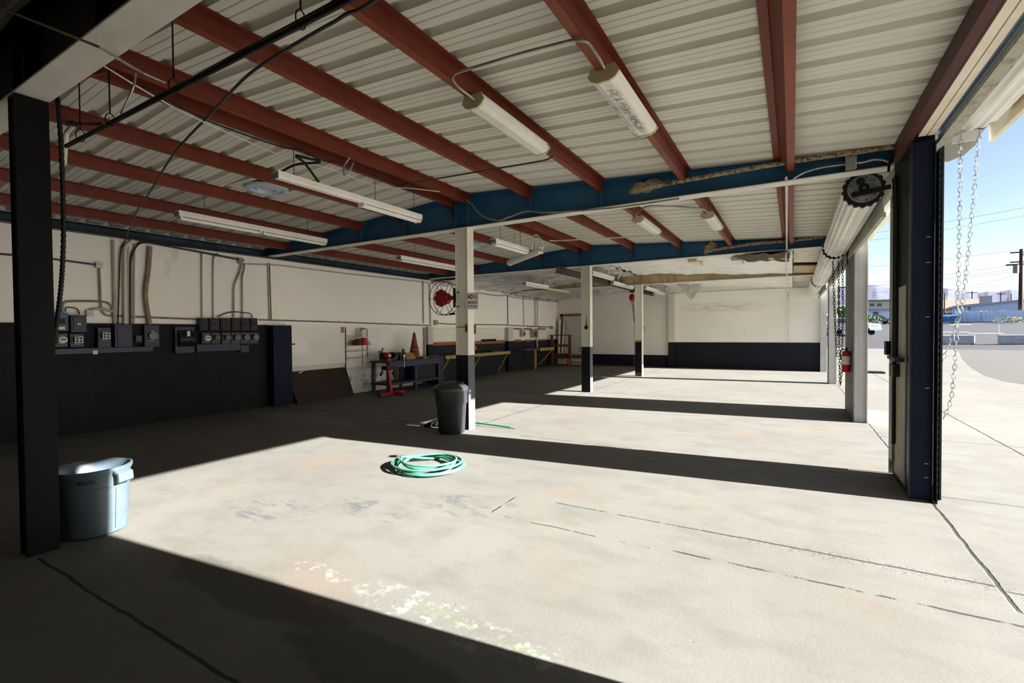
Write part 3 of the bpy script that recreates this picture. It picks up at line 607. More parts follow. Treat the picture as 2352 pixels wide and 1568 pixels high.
# ragged tan wrap and straps round the head of the third column
for k, (x, y) in enumerate(((1450, 622), (1462, 618), (1520, 630), (1535, 634), (1492, 640))):
    p = on('y', 15.6+.05*k, x, y); q = on('y', 15.6, x+6, y+16)
    tag(MB().bar(p, q, .02, .05).build('wrap_strip', 'tan wrap'), 'loose tan strip of wrap hanging over the hoist column head, '+('first from the wall side', 'second from the wall side', 'third from the wall side', 'fourth from the wall side', 'shortest')[k], 'strip', 'loose wrap strips')

# ------------------------------------------------------------------ monorail and hoist
t = thing('monorail_beam', 'dark steel monorail beam hung below the far ceiling', 'beam', (-4.9, 15, 2.9))
m0, m1 = on('z', 2.95, 1280, 625), on('z', 2.95, 1528, 679); m1.y = min(m1.y, 20.15)
b = MB(); b.box(-4.985, -4.975, m0.y, m1.y, 2.962, 3.078); b.build('web', 'hoist steel', t)
MB().box(-5.04, -4.92, m0.y, m1.y, 2.95, 2.962).build('lower_flange', 'hoist steel', t); MB().box(-5.04, -4.92, m0.y, m1.y, 3.078, 3.09).build('upper_flange', 'hoist steel', t)
for yy in (11.2, 15.9, 19.6): MB().box(-4.99, -4.97, yy-.04, yy+.04, 3.09, 3.25).build('hanger', 'hoist steel', t)
hx = -4.98; hy = on('x', hx, 1452, 660).y
t = thing('chain_hoist', 'red chain hoist hanging from the dark monorail beam', 'hoist', (hx, hy, 2.2))
tb = MB(); tb.box(hx-.08, hx+.08, hy-.07, hy+.07, 2.9, 2.945); 
tb.build('trolley', 'black iron', t)
hz = on('x', hx, 1452, 683).z
MB().tube([(hx, hy, 2.9), (hx, hy, hz+.14)], .022).build('hook', 'black iron', t)
hb = MB().lathe((hx-.08, hy, hz), [(.1, 0), (.12, .02), (.12, .14), (.1, .16)], 20, (1, 0, 0)); hb.build('body', 'red jack', t, True)
for k, (dx, ex) in enumerate(((-.04, 1458), (.03, 1456))):
    e = on('y', hy, ex, 740); tag_ = MB().tube(curve([(hx+dx, hy, hz-.1), ((hx+dx+e.x)/2, hy, (hz+e.z)/2), (e.x, hy, e.z)]), .010); tag_.build('load_chain', 'conduit dark', t, True)
e = on('y', hy, 1456, 838); MB().tube([on('y', hy, 1458, 735), e], .008).build('load_chain', 'conduit dark', t, True)
MB().tube(curve([(hx+.05, hy, hz-.1), on('y', hy, 1459, 735), on('y', 16.6, 1467, 752), on('y', 16.0, 1480, 750), on('y', 16.0, 1481, 758), on('y', 16.4, 1474, 766), on('y', hy, 1463, 764), on('y', hy, 1457, 745)], 6), .008).build('hand_chain', 'conduit dark', t, True)

# ================================================================== METER WALL
def wbox(x0, y0, x1, y1, back, dep):          # a box on the left wall from its outline in view
    a, b = W(x0, y0, back+dep), W(x1, y1, back+dep)
    return a.y, b.y, b.z, a.z, WX+back, WX+back+dep
def wthing(name, label, cat, r, group=None): return thing(name, label, cat, (r[4], (r[0]+r[1])/2, r[2]), group)
BK = .042
def meter(x, y, hw, y0, y1, label, face, group, dep=.1):
    r = wbox(x-hw, y0, x+hw, y1, BK, dep); t = wthing('electric_meter', label, 'electric meter', r, group)
    MB().box(r[4], r[5], r[0], r[1], r[2], r[3]).build('socket_box', 'navy steel', t, bevel=.006)
    c = W(x, y, BK+dep); rad = (r[1]-r[0])*.37
    MB().lathe((r[5], c.y, c.z), [(rad*1.08, 0), (rad*1.08, .02)], 28, (1, 0, 0)).build('ring', 'galvanised', t, True)
    f = MB().lathe((r[5]+.02, c.y, c.z), [(rad, 0), (rad, .035), (rad*.85, .055)], 28, (1, 0, 0)).build('face', face, t, True)
    if face == 'meter mesh':
        g = MB()
        for a in (-.42, 0, .42): g.box(r[5]+.0755, r[5]+.0785, c.y+a*rad*1.6-.004, c.y+a*rad*1.6+.004, c.z-rad*.75, c.z+rad*.75)
        for a in (-.7, 0, .7): g.box(r[5]+.0755, r[5]+.0785, c.y-rad*.8, c.y+rad*.8, c.z+a*rad-.004, c.z+a*rad+.004)
        g.build('grille', 'galvanised', f)
    elif face == 'meter white':
        g = MB(); g.box(r[5]+.0755, r[5]+.077, c.y-rad*.6, c.y+rad*.6, c.z-.008, c.z+.012)
        for k in range(3): g.box(r[5]+.0755, r[5]+.077, c.y-rad*.5+k*rad*.4, c.y-rad*.3+k*rad*.4, c.z+.03, c.z+.045)
        g.build('dial_marks', 'ink black', f)
    return t
def cabinet(name, label, x0, y0, x1, y1, mat, dep=.12, door=True, win=None, lab=None, group=None, cat='electrical box'):
    r = wbox(x0, y0, x1, y1, BK, dep); t = wthing(name, label, cat, r, group)
    MB().box(r[4], r[5], r[0], r[1], r[2], r[3]).build('case', mat, t, bevel=.006)
    w_, h_ = r[1]-r[0], r[3]-r[2]
    if door: 
        d_ = MB().box(r[5], r[5]+.012, r[0]+w_*.14, r[1]-w_*.14, r[2]+h_*.1, r[3]-h_*.1).build('door', mat, t, bevel=.004)
        if win: MB().box(r[5]+.0122, r[5]+.02, r[0]+w_*win[0], r[0]+w_*win[1], r[2]+h_*win[2], r[2]+h_*win[3]).build('switch', 'black rubber', d_)
    for k, (m_, a, b, c, d2) in enumerate(lab or []):
        o = MB().box(r[5]+.0125, r[5]+.0145, r[0]+w_*a, r[0]+w_*b, r[2]+h_*c, r[2]+h_*d2).build('sticker', m_, t)
    return t
cabinet('electrical_panel', 'grey breaker panel with blue strip, at the black column', 120, 717, 158, 760, 'panel grey', .14, True, (.4, .75, .4, .68), [('label blue', .02, .93, .76, .96), ('label white', .25, .75, .08, .24)])
cabinet('disconnect_box', 'navy disconnect box with yellowed sticker', 162, 723, 200, 763, 'navy steel', .13, True, None, [('label yellow', .4, .6, .42, .54), ('rust', .25, .85, .93, .99)])
meter(141, 780, 16, 765, 797, 'round meter with bright white face below the grey breaker panel', 'meter white', 'meters at the wall')
meter(177, 780, 17, 766, 797, 'empty meter socket with a square grille below the disconnect box', 'meter mesh', 'meters at the wall')
meter(240, 771, 16, 752, 798, 'grilled meter alone between the grille socket and the big navy panel', 'meter mesh', 'meters at the wall')
cabinet('electrical_panel', 'large navy panel with conduits running up from it', 263, 744, 305, 796, 'navy steel', .13)
cabinet('socket_box', 'small dark socket box right of the large navy panel', 312, 770, 327, 785, 'panel grey', .07)
meter(349, 771, 18, 745, 796, 'plain round meter on a tall navy box under the fat brown pipe', 'meter glass', 'meters at the wall')
r = wbox(124, 798, 352, 813, BK, .12); t = wthing('wireway', 'long navy wiring trough below the near meters', 'wiring trough', r)
MB().box(r[4], r[5], r[0], r[1], W(200, 812, .16).z, W(200, 799, .16).z).build('trough', 'navy steel', t, bevel=.004)
q = W(219, 809, .165); MB().box(WX+BK+.1202, WX+BK+.122, q.y-.03, q.y+.03, q.z-.03, q.z+.03).build('sticker', 'label white', t)
q0 = W(232, 801, .12); q1 = W(247, 801, .12); q2 = W(262, 801, .12); zt = W(200, 799, .16).z+.011
t = thing('screwdriver', 'yellow handled screwdriver lying on the navy wiring trough', 'screwdriver', (q1.x, q1.y, zt-.01))
MB().tube([(q0.x, q0.y, zt), (q1.x, q1.y, zt)], .011).build('handle', 'yellow steel', t, True); MB().tube([(q1.x, q1.y, zt), (q2.x, q2.y, zt)], .005).build('shaft', 'chrome', t, True)
# hooded box
r = wbox(405, 750, 451, 810, BK, .14); t = wthing('meter_cabinet', 'navy cabinet with bulging glossy cover and a white sticker', 'electrical box', r)
MB().box(r[4], r[5]-.05, r[0], r[1], r[2], r[3]).build('case', 'navy steel', t, bevel=.005)
b = MB(); w_ = r[1]-r[0]; zc0, zc1 = r[2]+.12, r[3]-.06
b.grid(lambda u, v: V((r[5]-.05+.1*math.sin(PI*(.12+.88*v)), r[0]+w_*(.12+.76*u), zc0+(zc1-zc0)*v)), 1, 16); cv = b.build('cover', 'dark steel', t, True)
MB().box(r[5]+.045, r[5]+.054, r[0]+w_*.46, r[0]+w_*.62, r[2]+.3, r[2]+.39).build('sticker', 'label white', cv)
names6 = ['first', 'second', 'third', 'fourth', 'fifth', 'sixth']
for k, (a, b_) in enumerate(((458, 479), (481, 505), (507, 530), (532, 552), (553, 574), (575, 592))):
    cabinet('breaker_box', names6[k]+' small black breaker box of the row of six, counted from the big cabinet', a, 730, b_, 759, 'dark steel', .1, True, (.4, .62, .45, .7), [('rust', .4, .65, .7, .74)] if k in (0, 1, 3, 4) else None, 'row of six breaker boxes', 'breaker box')
for k, (x, f) in enumerate(((474, 'meter white'), (496, 'meter glass'), (520, 'meter glass'), (542, 'meter glass'), (563, 'meter glass'), (584, 'meter glass'))):
    meter(x, 776-.3*k, 10.6, 763, 789, ('white faced' if k == 0 else 'dull glass')+' meter, '+names6[k]+' of the row of six below the breaker boxes', f, 'row of six meters', .1)
r = wbox(452, 791, 552, 804, BK, .1); tag(MB().box(r[4], r[5], r[0], r[1], r[2], r[3]).build('wireway', 'navy steel'), 'navy wiring trough below the row of six meters', 'wiring trough')
r = wbox(553, 793, 572, 808, BK, .08); tag(MB().box(r[4], r[5], r[0], r[1], r[2], r[3]).build('junction_box', 'navy steel'), 'small navy junction box at the end of the trough under six meters', 'junction box')
def jbox(label, x0, y0, x1, y1, mat, back=.002, dep=.07):
    r = wbox(x0, y0, x1, y1, back, dep); t = wthing('junction_box', label, 'junction box', r)
    MB().box(r[4], r[5]-.006, r[0], r[1], r[2], r[3]).build('case', mat, t); MB().box(r[5]-.006, r[5], r[0]-.004, r[1]+.004, r[2]-.004, r[3]+.004).build('cover', mat, t, bevel=.002)
jbox('pale blue white junction box above the meters', 200, 712, 215, 726, 'box pale'); jbox('grey junction box high on the white wall by the black column', 221, 602, 236, 615, 'galvanised')
jbox('grey junction box at the wall head over the row of six', 549, 592, 558, 605, 'conduit grey'); jbox('white conduit box beside the long wall pipe behind the reel', 1000, 735, 1006, 746, 'conduit grey')
jbox('switch box at the foot of the pipe by the orange wood strip', 985, 773, 995, 782, 'conduit white'); jbox('small grey box at the end of the pipe near the far corner', 1265, 749, 1270, 755, 'conduit grey')
def pipe(label, pts, r, mat='conduit grey', off=.03, rad=.1, cat='conduit', name='conduit', sm=False):
    p = [W(x, y, off) for x, y in pts]; p = curve(p) if sm else arc(p, rad)
    return tag(MB().tube(p, r).build(name, mat, None, True), label, cat)
pipe('dark conduit crossing the white wall from the frame edge to the high junction box', [(0, 583), (110, 593), (221, 608)], .014, 'conduit dark')
pipe('conduit dropping from the high junction box and turning along the wall ledge', [(228, 615), (231, 700), (238, 724), (300, 727), (458, 733)], .016)
pipe('arched conduit joining the grey breaker panel to the pipe bundle', [(143, 717), (144, 692), (200, 691), (258, 693), (263, 742)], .016, off=.04, rad=.4)
pipe('thin cable arching from the breaker panel to the navy disconnect box', [(150, 716), (152, 707), (165, 706), (178, 710), (183, 722)], .009, 'conduit dark', .05, sm=True)
pipe('tan pipe of the bundle farthest from the corner, running to the wall head', [(260, 551), (262, 640), (264, 744)], .02, 'conduit painted', .045)
pipe('painted flex pipe from the pale box into the pipe bundle', [(208, 712), (222, 709), (245, 711), (264, 717)], .022, 'conduit painted', .05, sm=True)
pipe('white fat pipe in the middle of the bundle, bending in at the wall head', [(306, 551), (287, 566), (287, 640), (288, 744)], .026, 'conduit white', .07)
pipe('thin tan pipe just right of the white fat pipe', [(294, 562), (293, 640), (293, 744)], .018, 'conduit painted', .04)
pipe('dark pipe bending along the wall head then down beside the bundle', [(560, 598), (413, 570), (318, 553), (299, 592), (299, 744)], .018, 'conduit dark', .05, rad=.25)
pipe('grey pipe to the right edge of the large navy panel', [(309, 560), (308, 640), (308, 744)], .014, 'conduit painted', .04)
pipe('fat brown stained pipe bulging down to the tall meter box', [(345, 566), (341, 620), (335, 665), (336, 695), (344, 745)], .036, 'brown pipe', .06, sm=True)
pipe('thin conduit above the first breaker box of six', [(466, 578), (463, 583), (463, 640), (464, 730)], .012, off=.03)
pipe('thin conduit above the second breaker box of six', [(500, 582), (490, 590), (489, 640), (490, 730)], .012, off=.03)
pipe('conduit slanting from the wall head box to the fourth breaker box', [(554, 605), (552, 620), (537, 655), (537, 730)], .016, off=.04)
pipe('conduit curving from the wall head box to the fifth breaker box', [(561, 605), (561, 618), (556, 633), (557, 730)], .016, off=.04)
pipe('thin cable looping over the row of six breaker boxes', [(500, 727), (520, 719), (540, 716), (560, 718), (575, 720), (580, 729)], .01, 'conduit dark', .05, sm=True)
pipe('straight painted conduit from wall head to ledge, right of the row of six', [(616, 604), (620, 734)], .014, 'conduit painted'); pipe('dark conduit alongside the painted one, right of the row of six', [(619, 604), (623, 735)], .01, 'conduit dark')
pipe('long grey conduit along the ledge of the white wall, meters to column', [(595, 734), (760, 739), (985, 747)], .016, off=.03)
pipe('long grey conduit along the ledge beyond the hose reel to the far corner', [(1007, 742), (1030, 744), (1160, 746), (1285, 752)], .018, off=.03)
pipe('conduit along the wall head from the box to the hose reel', [(560, 606), (640, 609), (800, 629), (985, 649)], .012, 'conduit painted', .03)
pipe('painted pipe down the wall left of the hose reel', [(972, 645), (973, 742)], .018, 'conduit painted', .03); pipe('painted pipe to the switch box behind the hose reel', [(987, 650), (988, 700), (990, 775)], .018, 'conduit painted', .04)
pipe('dark rusty cable bundle along the far wall head', [(1098, 659), (1150, 669), (1200, 680), (1285, 691)], .02, 'rust', .06, sm=True, cat='cable', name='cable'); pipe('second dark cable along the far wall head', [(1098, 672), (1140, 679), (1165, 678), (1190, 684), (1286, 694)], .01, 'conduit dark', .08, sm=True, cat='cable', name='cable')
pipe('thin black conduit on the far wall nearest the no smoking column', [(1166, 678), (1167, 745)], .014, 'conduit dark'); pipe('white pipe down to the smaller grey breaker box', [(1202, 683), (1203, 700), (1204, 758)], .022, 'conduit white')
for k, x in enumerate((1228, 1231, 1235)): pipe('thin vertical conduit above the far grey panel, '+('first', 'second', 'third')[k]+' from the columns', [(x, 685), (x, 756)], .012, 'conduit grey' if k != 1 else 'conduit painted')
pipe('bent conduit from the far grey panel to the small corner box', [(1233, 775), (1235, 755), (1240, 751), (1266, 751)], .014, off=.1); pipe('white pipe below the far grey panel', [(1233, 776), (1234, 799)], .03, 'conduit white', .06)
def cab2(label, x0, y0, x1, y1, mat):
    r = wbox(x0, y0, x1, y1, .01, .12); t = wthing('breaker_box', label, 'breaker box', r)
    MB().box(r[4], r[5], r[0], r[1], r[2], r[3]).build('case', mat, t); d_ = MB().box(r[5], r[5]+.012, r[0]+.05, r[1]-.05, r[2]+.05, r[3]-.05).build('door', mat, t)
    MB().box(r[5]+.0122, r[5]+.02, (r[0]+r[1])/2-.05, (r[0]+r[1])/2+.05, (r[2]+r[3])/2-.08, (r[2]+r[3])/2+.04).build('switch', 'black rubber', d_)
cab2('small tan breaker box between orange wood strips', 1200, 758, 1207, 773, 'conduit painted'); cab2('light grey breaker box above the far yellow bench', 1223, 757, 1236, 775, 'galvanised')
for x0, x1, y0, y1, nm in ((994, 1052, 786, 791, 'orange wood strip on the wall behind the hose reel column'), (1094, 1160, 783, 787.5, 'long orange wood strip with dark hooks on the far wall'), (1181, 1198, 752.5, 756.5, 'upper orange wood strip left of the tan box'), (1207, 1222, 753, 757, 'upper orange wood strip between the two far boxes'), (1211, 1231, 749, 752.5, 'orange wood strip topmost of the far wall'),
                           (1239, 1253, 753.5, 757, 'upper orange wood strip nearest the corner'), (1183, 1198, 780, 784.5, 'lower orange wood strip left of the tan box'), (1208, 1222, 780, 784, 'lower orange wood strip under the tan box'), (1240, 1254, 779, 782, 'lower orange wood strip nearest the corner')):
    r = wbox(x0, y0, x1, y1, .008, .03); tag(MB().box(r[4], r[5], r[0], r[1], r[2], max(r[3], r[2]+.05)).build('wood_strip', 'wood pale' if 0 else 'wood frame'), nm, 'wood strip', 'orange wood strips')
r = wbox(1108, 779, 1141, 783, .04, .03); b = MB()
for k in range(9): yy = r[0]+(r[1]-r[0])*k/9; b.box(r[4], r[5], yy, yy+(r[1]-r[0])/14, r[2], r[3])
b.box(r[4], r[4]+.01, r[0], r[1], r[2], r[2]+.02); tag(b.build('hook_rail', 'black iron'), 'black hook rail above the long orange wood strip', 'hook rail')
# boards on the block wall
def board(label, x0, y0, x1, y1, mat, name='wall_board', dep=.025, edge=True):
    a, b_ = W(x0, (y0+y1)/2, .005+dep).y, W(x1, (y0+y1)/2, .005+dep).y; z1 = W((x0+x1)/2, y0, .03).z; z0 = W((x0+x1)/2, y1, .03).z
    t = thing(name, label, 'board', (WX+.005, (a+b_)/2, z0)); MB().box(WX+.005, WX+.005+dep, a, b_, z0, z1).build('panel', mat, t, bevel=.003); MB().box(WX+.005, WX+.02+dep, a, b_, z1+.001, z1+.014).build('top_edge', 'conduit dark', t); MB().box(WX+.005, WX+.007+dep, a-.016, a-.001, z0, z1).build('side_edge', 'conduit dark', t); return t, a, b_, z0, z1
t, a, b_, z0, z1 = board('large white painted board on the block wall beside the dark pilaster', 662, 750, 793, 838, 'wall white board')
MB().box(WX+.0302, WX+.034, a+.08, a+.5, z0+.28, z1-.25).build('patch', 'sign white', t); MB().box(WX+.0302, WX+.04, a+.05, a+.16, z1-.4, z1-.37).build('handle_slot', 'dark steel', t); MB().box(WX+.0302, WX+.035, b_-.13, b_-.03, z1-.14, z1-.0).build('cardboard_scrap', 'cardboard', t)
t, a, b_, z0, z1 = board('stained white board behind the workbench', 795, 750, 969, 836, 'wall white board')
MB().box(WX+.0302, WX+.034, 8.55, 8.57, z0, z1).build('joint_strip', 'conduit dark', t)
tag(MB().box(WX+.005, WX+.05, 10.93, 10.99, .05, 1.66).build('wall_post', 'conduit painted'), 'thin upright post between the white board and dark wainscot', 'post')
# wire shelf
t = thing('wire_shelf', 'small white wire shelf rack on the board by the workbench', 'shelf', (WX+.03, 8.3, .8))
zs = [W(800, y, .1).z for y in (774, 793, 806, 822)]
for z in zs: MB().box(WX+.05, WX+.4, 8.05, 8.7, z-.01, z+.0).build('shelf_board', 'conduit white', t); 
for y in (8.03, 8.71):
    b = MB(); 
    for k in range(8): b.tube([(WX+.045, y, zs[-1]-.04+k*(zs[0]+.18-zs[-1])/7), (WX+.12, y, zs[-1]-.04+k*(zs[0]+.18-zs[-1])/7)], .004, 5)
    b.tube([(WX+.045, y, zs[-1]-.06), (WX+.045, y, zs[0]+.2)], .008, 6); b.build('upright', 'dark steel', t)
cx, cy = WX+.22, 8.42
t = thing('paint_can', 'white paint can with dark lid on top of the wire shelf', 'paint can', (cx, cy, zs[0]))
MB().lathe((cx, cy, zs[0]), [(.085, 0), (.085, .19)], 24).build('tin', 'tin white', t, True); MB().lathe((cx, cy, zs[0]+.19), [(.09, 0), (.09, .02), (.075, .022)], 24).build('lid', 'dark steel', t, True); MB().tube(curve([(cx, cy-.09, zs[0]+.16), (cx+.1, cy, zs[0]+.06), (cx, cy+.09, zs[0]+.16)]), .004).build('handle', 'conduit dark', t, True)
t = thing('oil_tin', 'red tin beside the brown rag on the wire shelf', 'tin', (cx, cy+.03, zs[1])); MB().lathe((cx, cy+.03, zs[1]), [(.08, 0), (.08, .17)], 24).build('tin', 'tin red', t, True); MB().lathe((cx, cy+.03, zs[1]+.17), [(.075, 0), (.07, .01)], 24).build('lid', 'galvanised', t, True)
b = MB(); b.lathe((cx+.02, cy-.2, zs[1]), [(.1, 0), (.13, .05), (.11, .11), (.05, .15), (.01, .16)], 18, wave=lambda a: 1+.12*math.sin(3*a)+.06*math.sin(7*a)); tag(b.build('rag', 'rag brown', None, True), 'crumpled brown rag on the second shelf of the rack', 'rag')
tag(MB().lathe((cx, cy+.2, zs[1]), [(.06, 0), (.06, .1)], 20).build('jar', 'tin white', None, True), 'small white jar at the end of the second shelf', 'jar')
# leaning board
a0, a1 = V((-9.14, 6.5, 0)), V((-9.14, 8.02, 0)); t0, t1 = W(655, 855, .045), W(793, 843, .045); nn = V((.02, 0, 0))
tag(MB().prism([a0, a1, t1, t0], nn).build('leaning_board', 'board brown'), 'dark brown sheet leaning on the white block wall', 'board')
q = W(690, 853, .2); tag(MB().bar((q.x+.05, q.y-.08, q.z-.03), (q.x+.05, q.y+.06, q.z+.03), .05, .012).build('metal_scrap', 'galvanised'), 'bent shiny metal scrap stuck on the dark leaning sheet', 'metal scrap')

# ------------------------------------------------------------------ workbench and things on it
bx0, bx1, by0, by1, bz = -9.22, -8.58, 8.62, 10.68, .8
t = thing('workbench', 'blue steel workbench with worn dark top against the wall', 'workbench', ((bx0+bx1)/2, (by0+by1)/2, 0))
MB().box(bx0, bx1, by0, by1, bz-.05, bz).build('worktop', 'wood dark top', t, bevel=.006)
MB().box(bx1-.03, bx1-.005, by0+.05, by1-.05, bz-.16, bz-.051).build('apron', 'blue steel', t)
for x in (bx0+.03, bx1-.1):
    for y in (by0+.02, (by0+by1)/2-.03, by1-.09): MB().box(x, x+.07, y, y+.07, 0, bz-.051).build('leg', 'blue steel' if not (x > -9 and y < 9) else 'bench black', t)
MB().box(bx0+.02, bx1+.03, by0+.0, by1+.1, .2, .25).build('lower_shelf', 'wood dark top', t, bevel=.005)
b = MB().box(bx0, bx1-.05, by0+.95, by1-.1, .252, bz-.06)
tag(MB().box(bx0+.1, bx1-.11, by1-.92, by1-.1, .25, bz-.09).build('storage_bin', 'black rubber'), 'black bin filling the right half of the workbench shelf', 'bin')
tag(MB().box(-9.28, -8.75, by1+.12, by1+.32, 0, .82).build('steel_cabinet', 'bench black', None, bevel=.006), 'narrow black cabinet at the end of the workbench', 'cabinet')
def onb(x, y, px): return on('x', px, x, y)
q = onb(952, 823, -8.95); cy = q.y
t = thing('traffic_cone', 'stack of faded orange traffic cones on the workbench', 'traffic cone', (-8.95, cy, bz))
b = MB().box(-9.13, -8.77, cy-.18, cy+.18, bz, bz+.03); b.build('base', 'cone collar', t, bevel=.008)
MB().lathe((-8.95, cy, bz+.03), [(.15, 0), (.125, .12), (.11, .2)], 24).build('lower_cone', 'cone orange', t, True)
MB().lathe((-8.95, cy, bz+.21), [(.19, 0), (.19, .012)], 4).build('collar', 'cone collar', t); MB().lathe((-8.95, cy, bz+.222), [(.112, 0), (.105, .05)], 24).build('bright_band', 'cone bright', t, True); MB().lathe((-8.95, cy, bz+.272), [(.19, 0), (.19, .012)], 4).build('collar', 'cone collar', t)
MB().lathe((-8.95, cy, bz+.284), [(.105, 0), (.05, .3), (.028, .42), (.022, .43)], 24).build('upper_cone', 'cone orange', t, True)
t = thing('bench_grinder', 'red bench grinder at the near end of the workbench', 'grinder', (-8.85, 8.85, bz))
MB().box(-8.93, -8.77, 8.78, 8.92, bz, bz+.05).build('base', 'red enamel', t); MB().lathe((-8.85, 8.74, bz+.13), [(.06, 0), (.085, .02), (.085, .2), (.06, .22)], 24, (0, 1, 0)).build('motor', 'red enamel', t, True)
for y in (8.66, 8.98): MB().lathe((-8.85, y, bz+.13), [(.09, 0), (.09, .05)], 24, (0, 1, 0)).build('wheel_guard', 'black iron', t, True)
MB().lathe((-8.764, 8.85, bz+.13), [(.035, 0), (.035, .004)], 18, (1, 0, 0)).build('badge', 'label white', t)
t = thing('spray_nozzle', 'blue spray handle sticking up behind the red grinder', 'nozzle', (-9.05, 8.85, bz)); MB().lathe((-9.05, 8.82, bz), [(.03, 0), (.03, .2)], 14).build('bottle', 'blue plastic', t, True); MB().bar((-9.05, 8.74, bz+.22), (-9.05, 8.88, bz+.24), .03, .04).build('trigger', 'blue plastic', t); MB().bar((-9.05, 8.86, bz+.2), (-9.05, 8.9, bz+.32), .025, .03).build('lever', 'blue plastic', t)
t = thing('bench_vise', 'black bench vise beside the grinder', 'vise', (-8.75, 9.2, bz)); MB().lathe((-8.75, 9.2, bz), [(.08, 0), (.08, .03), (.05, .05), (.05, .09)], 18).build('swivel_base', 'black iron', t, True); MB().box(-8.86, -8.66, 9.1, 9.3, bz+.09, bz+.2).build('body', 'black iron', t, bevel=.01); MB().box(-8.84, -8.68, 8.98, 9.09, bz+.1, bz+.18).build('jaw', 'dark steel', t, bevel=.01); MB().tube([(-8.6, 9.2, bz+.08), (-8.57, 9.17, bz-.18)], .009).build('handle', 'chrome', t, True); MB().lathe((-8.66, 9.2, bz+.11), [(.025, 0), (.025, .06)], 12, (1, 0, 0)).build('screw', 'chrome', t, True)
b = MB(); b.prism([(-8.88, 9.38, bz), (-8.7, 9.42, bz), (-8.78, 9.4, bz+.17), (-8.9, 9.36, bz+.17)], (0, .34, 0)); tag(b.build('cardboard_box', 'cardboard'), 'squashed cardboard box between the vise and the cones', 'box')
q = onb(975, 820, -8.75).y; tag(MB().box(-8.85, -8.7, q-.1, q+.12, bz, bz+.04).build('wood_block', 'wood frame'), 'flat brown wood block right of the cones', 'wood block')
q = onb(995, 818, -8.8).y; tag(MB().bar((-8.85, q-.15, bz+.03), (-8.8, q+.2, bz+.03), .1, .06).build('hand_tool', 'black iron'), 'black hand tool at the far end of the workbench', 'tool')
t = thing('oil_jug', 'red jug tucked behind the traffic cones', 'jug', (-9.1, cy-.28, bz)); MB().lathe((-9.1, cy-.28, bz), [(.1, 0), (.1, .14), (.04, .2), (.03, .24)], 18).build('body', 'red enamel', t, True); MB().lathe((-9.1, cy-.28, bz+.24), [(.035, 0), (.035, .03)], 12).build('cap', 'ink black', t)
# red transmission jack
jx, jy = -8.32, 8.42
t = thing('floor_jack', 'red upright floor jack with black clamp in front of the workbench', 'jack', (jx, jy, 0))
b = MB(); b.bar((jx, jy-.35, .05), (jx, jy+.45, .05), .08, .07); b.bar((jx-.25, jy+.1, .05), (jx+.3, jy+.1, .05), .07, .06); b.build('base', 'red jack', t)
MB().tube([(jx, jy, .08), (jx-.03, jy-.05, .62)], [.05, .04]).build('mast', 'red jack', t, True); MB().tube([(jx-.03, jy-.05, .62), (jx-.03, jy-.06, .72)], .028).build('ram', 'chrome', t, True)
b = MB(); b.box(jx-.1, jx+.1, jy-.2, jy+.1, .62, .72); b.bar((jx-.03, jy-.22, .6), (jx-.03, jy-.3, .5), .05, .04); b.bar((jx, jy+.1, .56), (jx, jy+.2, .46), .06, .1); b.build('clamp', 'black iron', t, bevel=.006)
for dx, dy in ((-.25, .1), (.3, .1), (0, -.35), (0, .45)): MB().lathe((jx+dx-.02, jy+dy, .035), [(.034, 0), (.034, .04)], 14, (1, 0, 0)).build('wheel', 'black rubber', t, True)

# ------------------------------------------------------------------ yellow benches, landing, leaning pipes
fx = -8.92; z = on('x', fx, 1130, 811).z
y1 = on('x', fx, 1172, 806).y; y0 = on('x', fx, 1024, 818).y
t = thing('wall_bench', 'yellow edged folding bench on the far wall near the no smoking column', 'bench', (-9.2, (y0+y1)/2, 0), 'yellow benches')
MB().box(WX+.01, fx-.025, y0, y1, z-.04, z+.02).build('bench_top', 'wood dark top', t); MB().box(fx-.024, fx, y0, y1, z-.07, z+.03).build('front_rail', 'yellow steel', t)
for yy in (y1-.1, y1-1.9, y0+.2): MB().bar((fx-.05, yy, z-.06), (WX+.03, yy, .02), .05, .03).build('brace', 'yellow steel', t)
for yy in (y1-.3, y1-1.7): MB().bar((WX+.05, yy, z-.1), (fx-.05, yy, z-.05), .04, .03).build('bearer', 'yellow steel', t)
tag(MB().bar((-9.1, y1-1.0, z+.045), (-9.0, y1-.5, z+.045), .12, .05).build('power_tool', 'black iron'), 'black tool lying on the near yellow bench', 'tool')
y0, y1 = on('x', -8.9, 1206, 799).y, on('x', -8.9, 1274, 797).y; ym = on('x', -8.9, 1241, 800).y; z = on('x', -8.9, 1250, 800).z
t = thing('wall_bench', 'yellow edged bench with dark top under the far grey panel', 'bench', (-9.2, (y0+y1)/2, 0), 'yellow benches')
MB().box(WX+.01, -8.925, y0, y1, z-.04, z+.02).build('bench_top', 'wood dark top', t); MB().box(-8.924, -8.9, ym, y1, z-.09, z+.03).build('front_rail', 'yellow steel', t)
yy = on('x', -8.95, 1230, 848).y; MB().box(-9.0, -8.93, yy-.05, yy+.05, 0, z-.041).build('leg', 'yellow steel', t); MB().bar((-8.95, y1-.15, z-.08), (WX+.03, y1-.5, .08), .05, .03).build('brace', 'yellow steel', t)
lx0, lx1, ly0 = -9.3, -8.38, 19.42; zp = on('y', ly0, 1296, 813).z; zr = on('y', ly0, 1296, 770.5).z; zm = on('y', ly0, 1296, 793).z
t = thing('wooden_landing', 'reddish wooden landing with railing in front of the corner door', 'landing', ((lx0+lx1)/2, 19.8, 0))
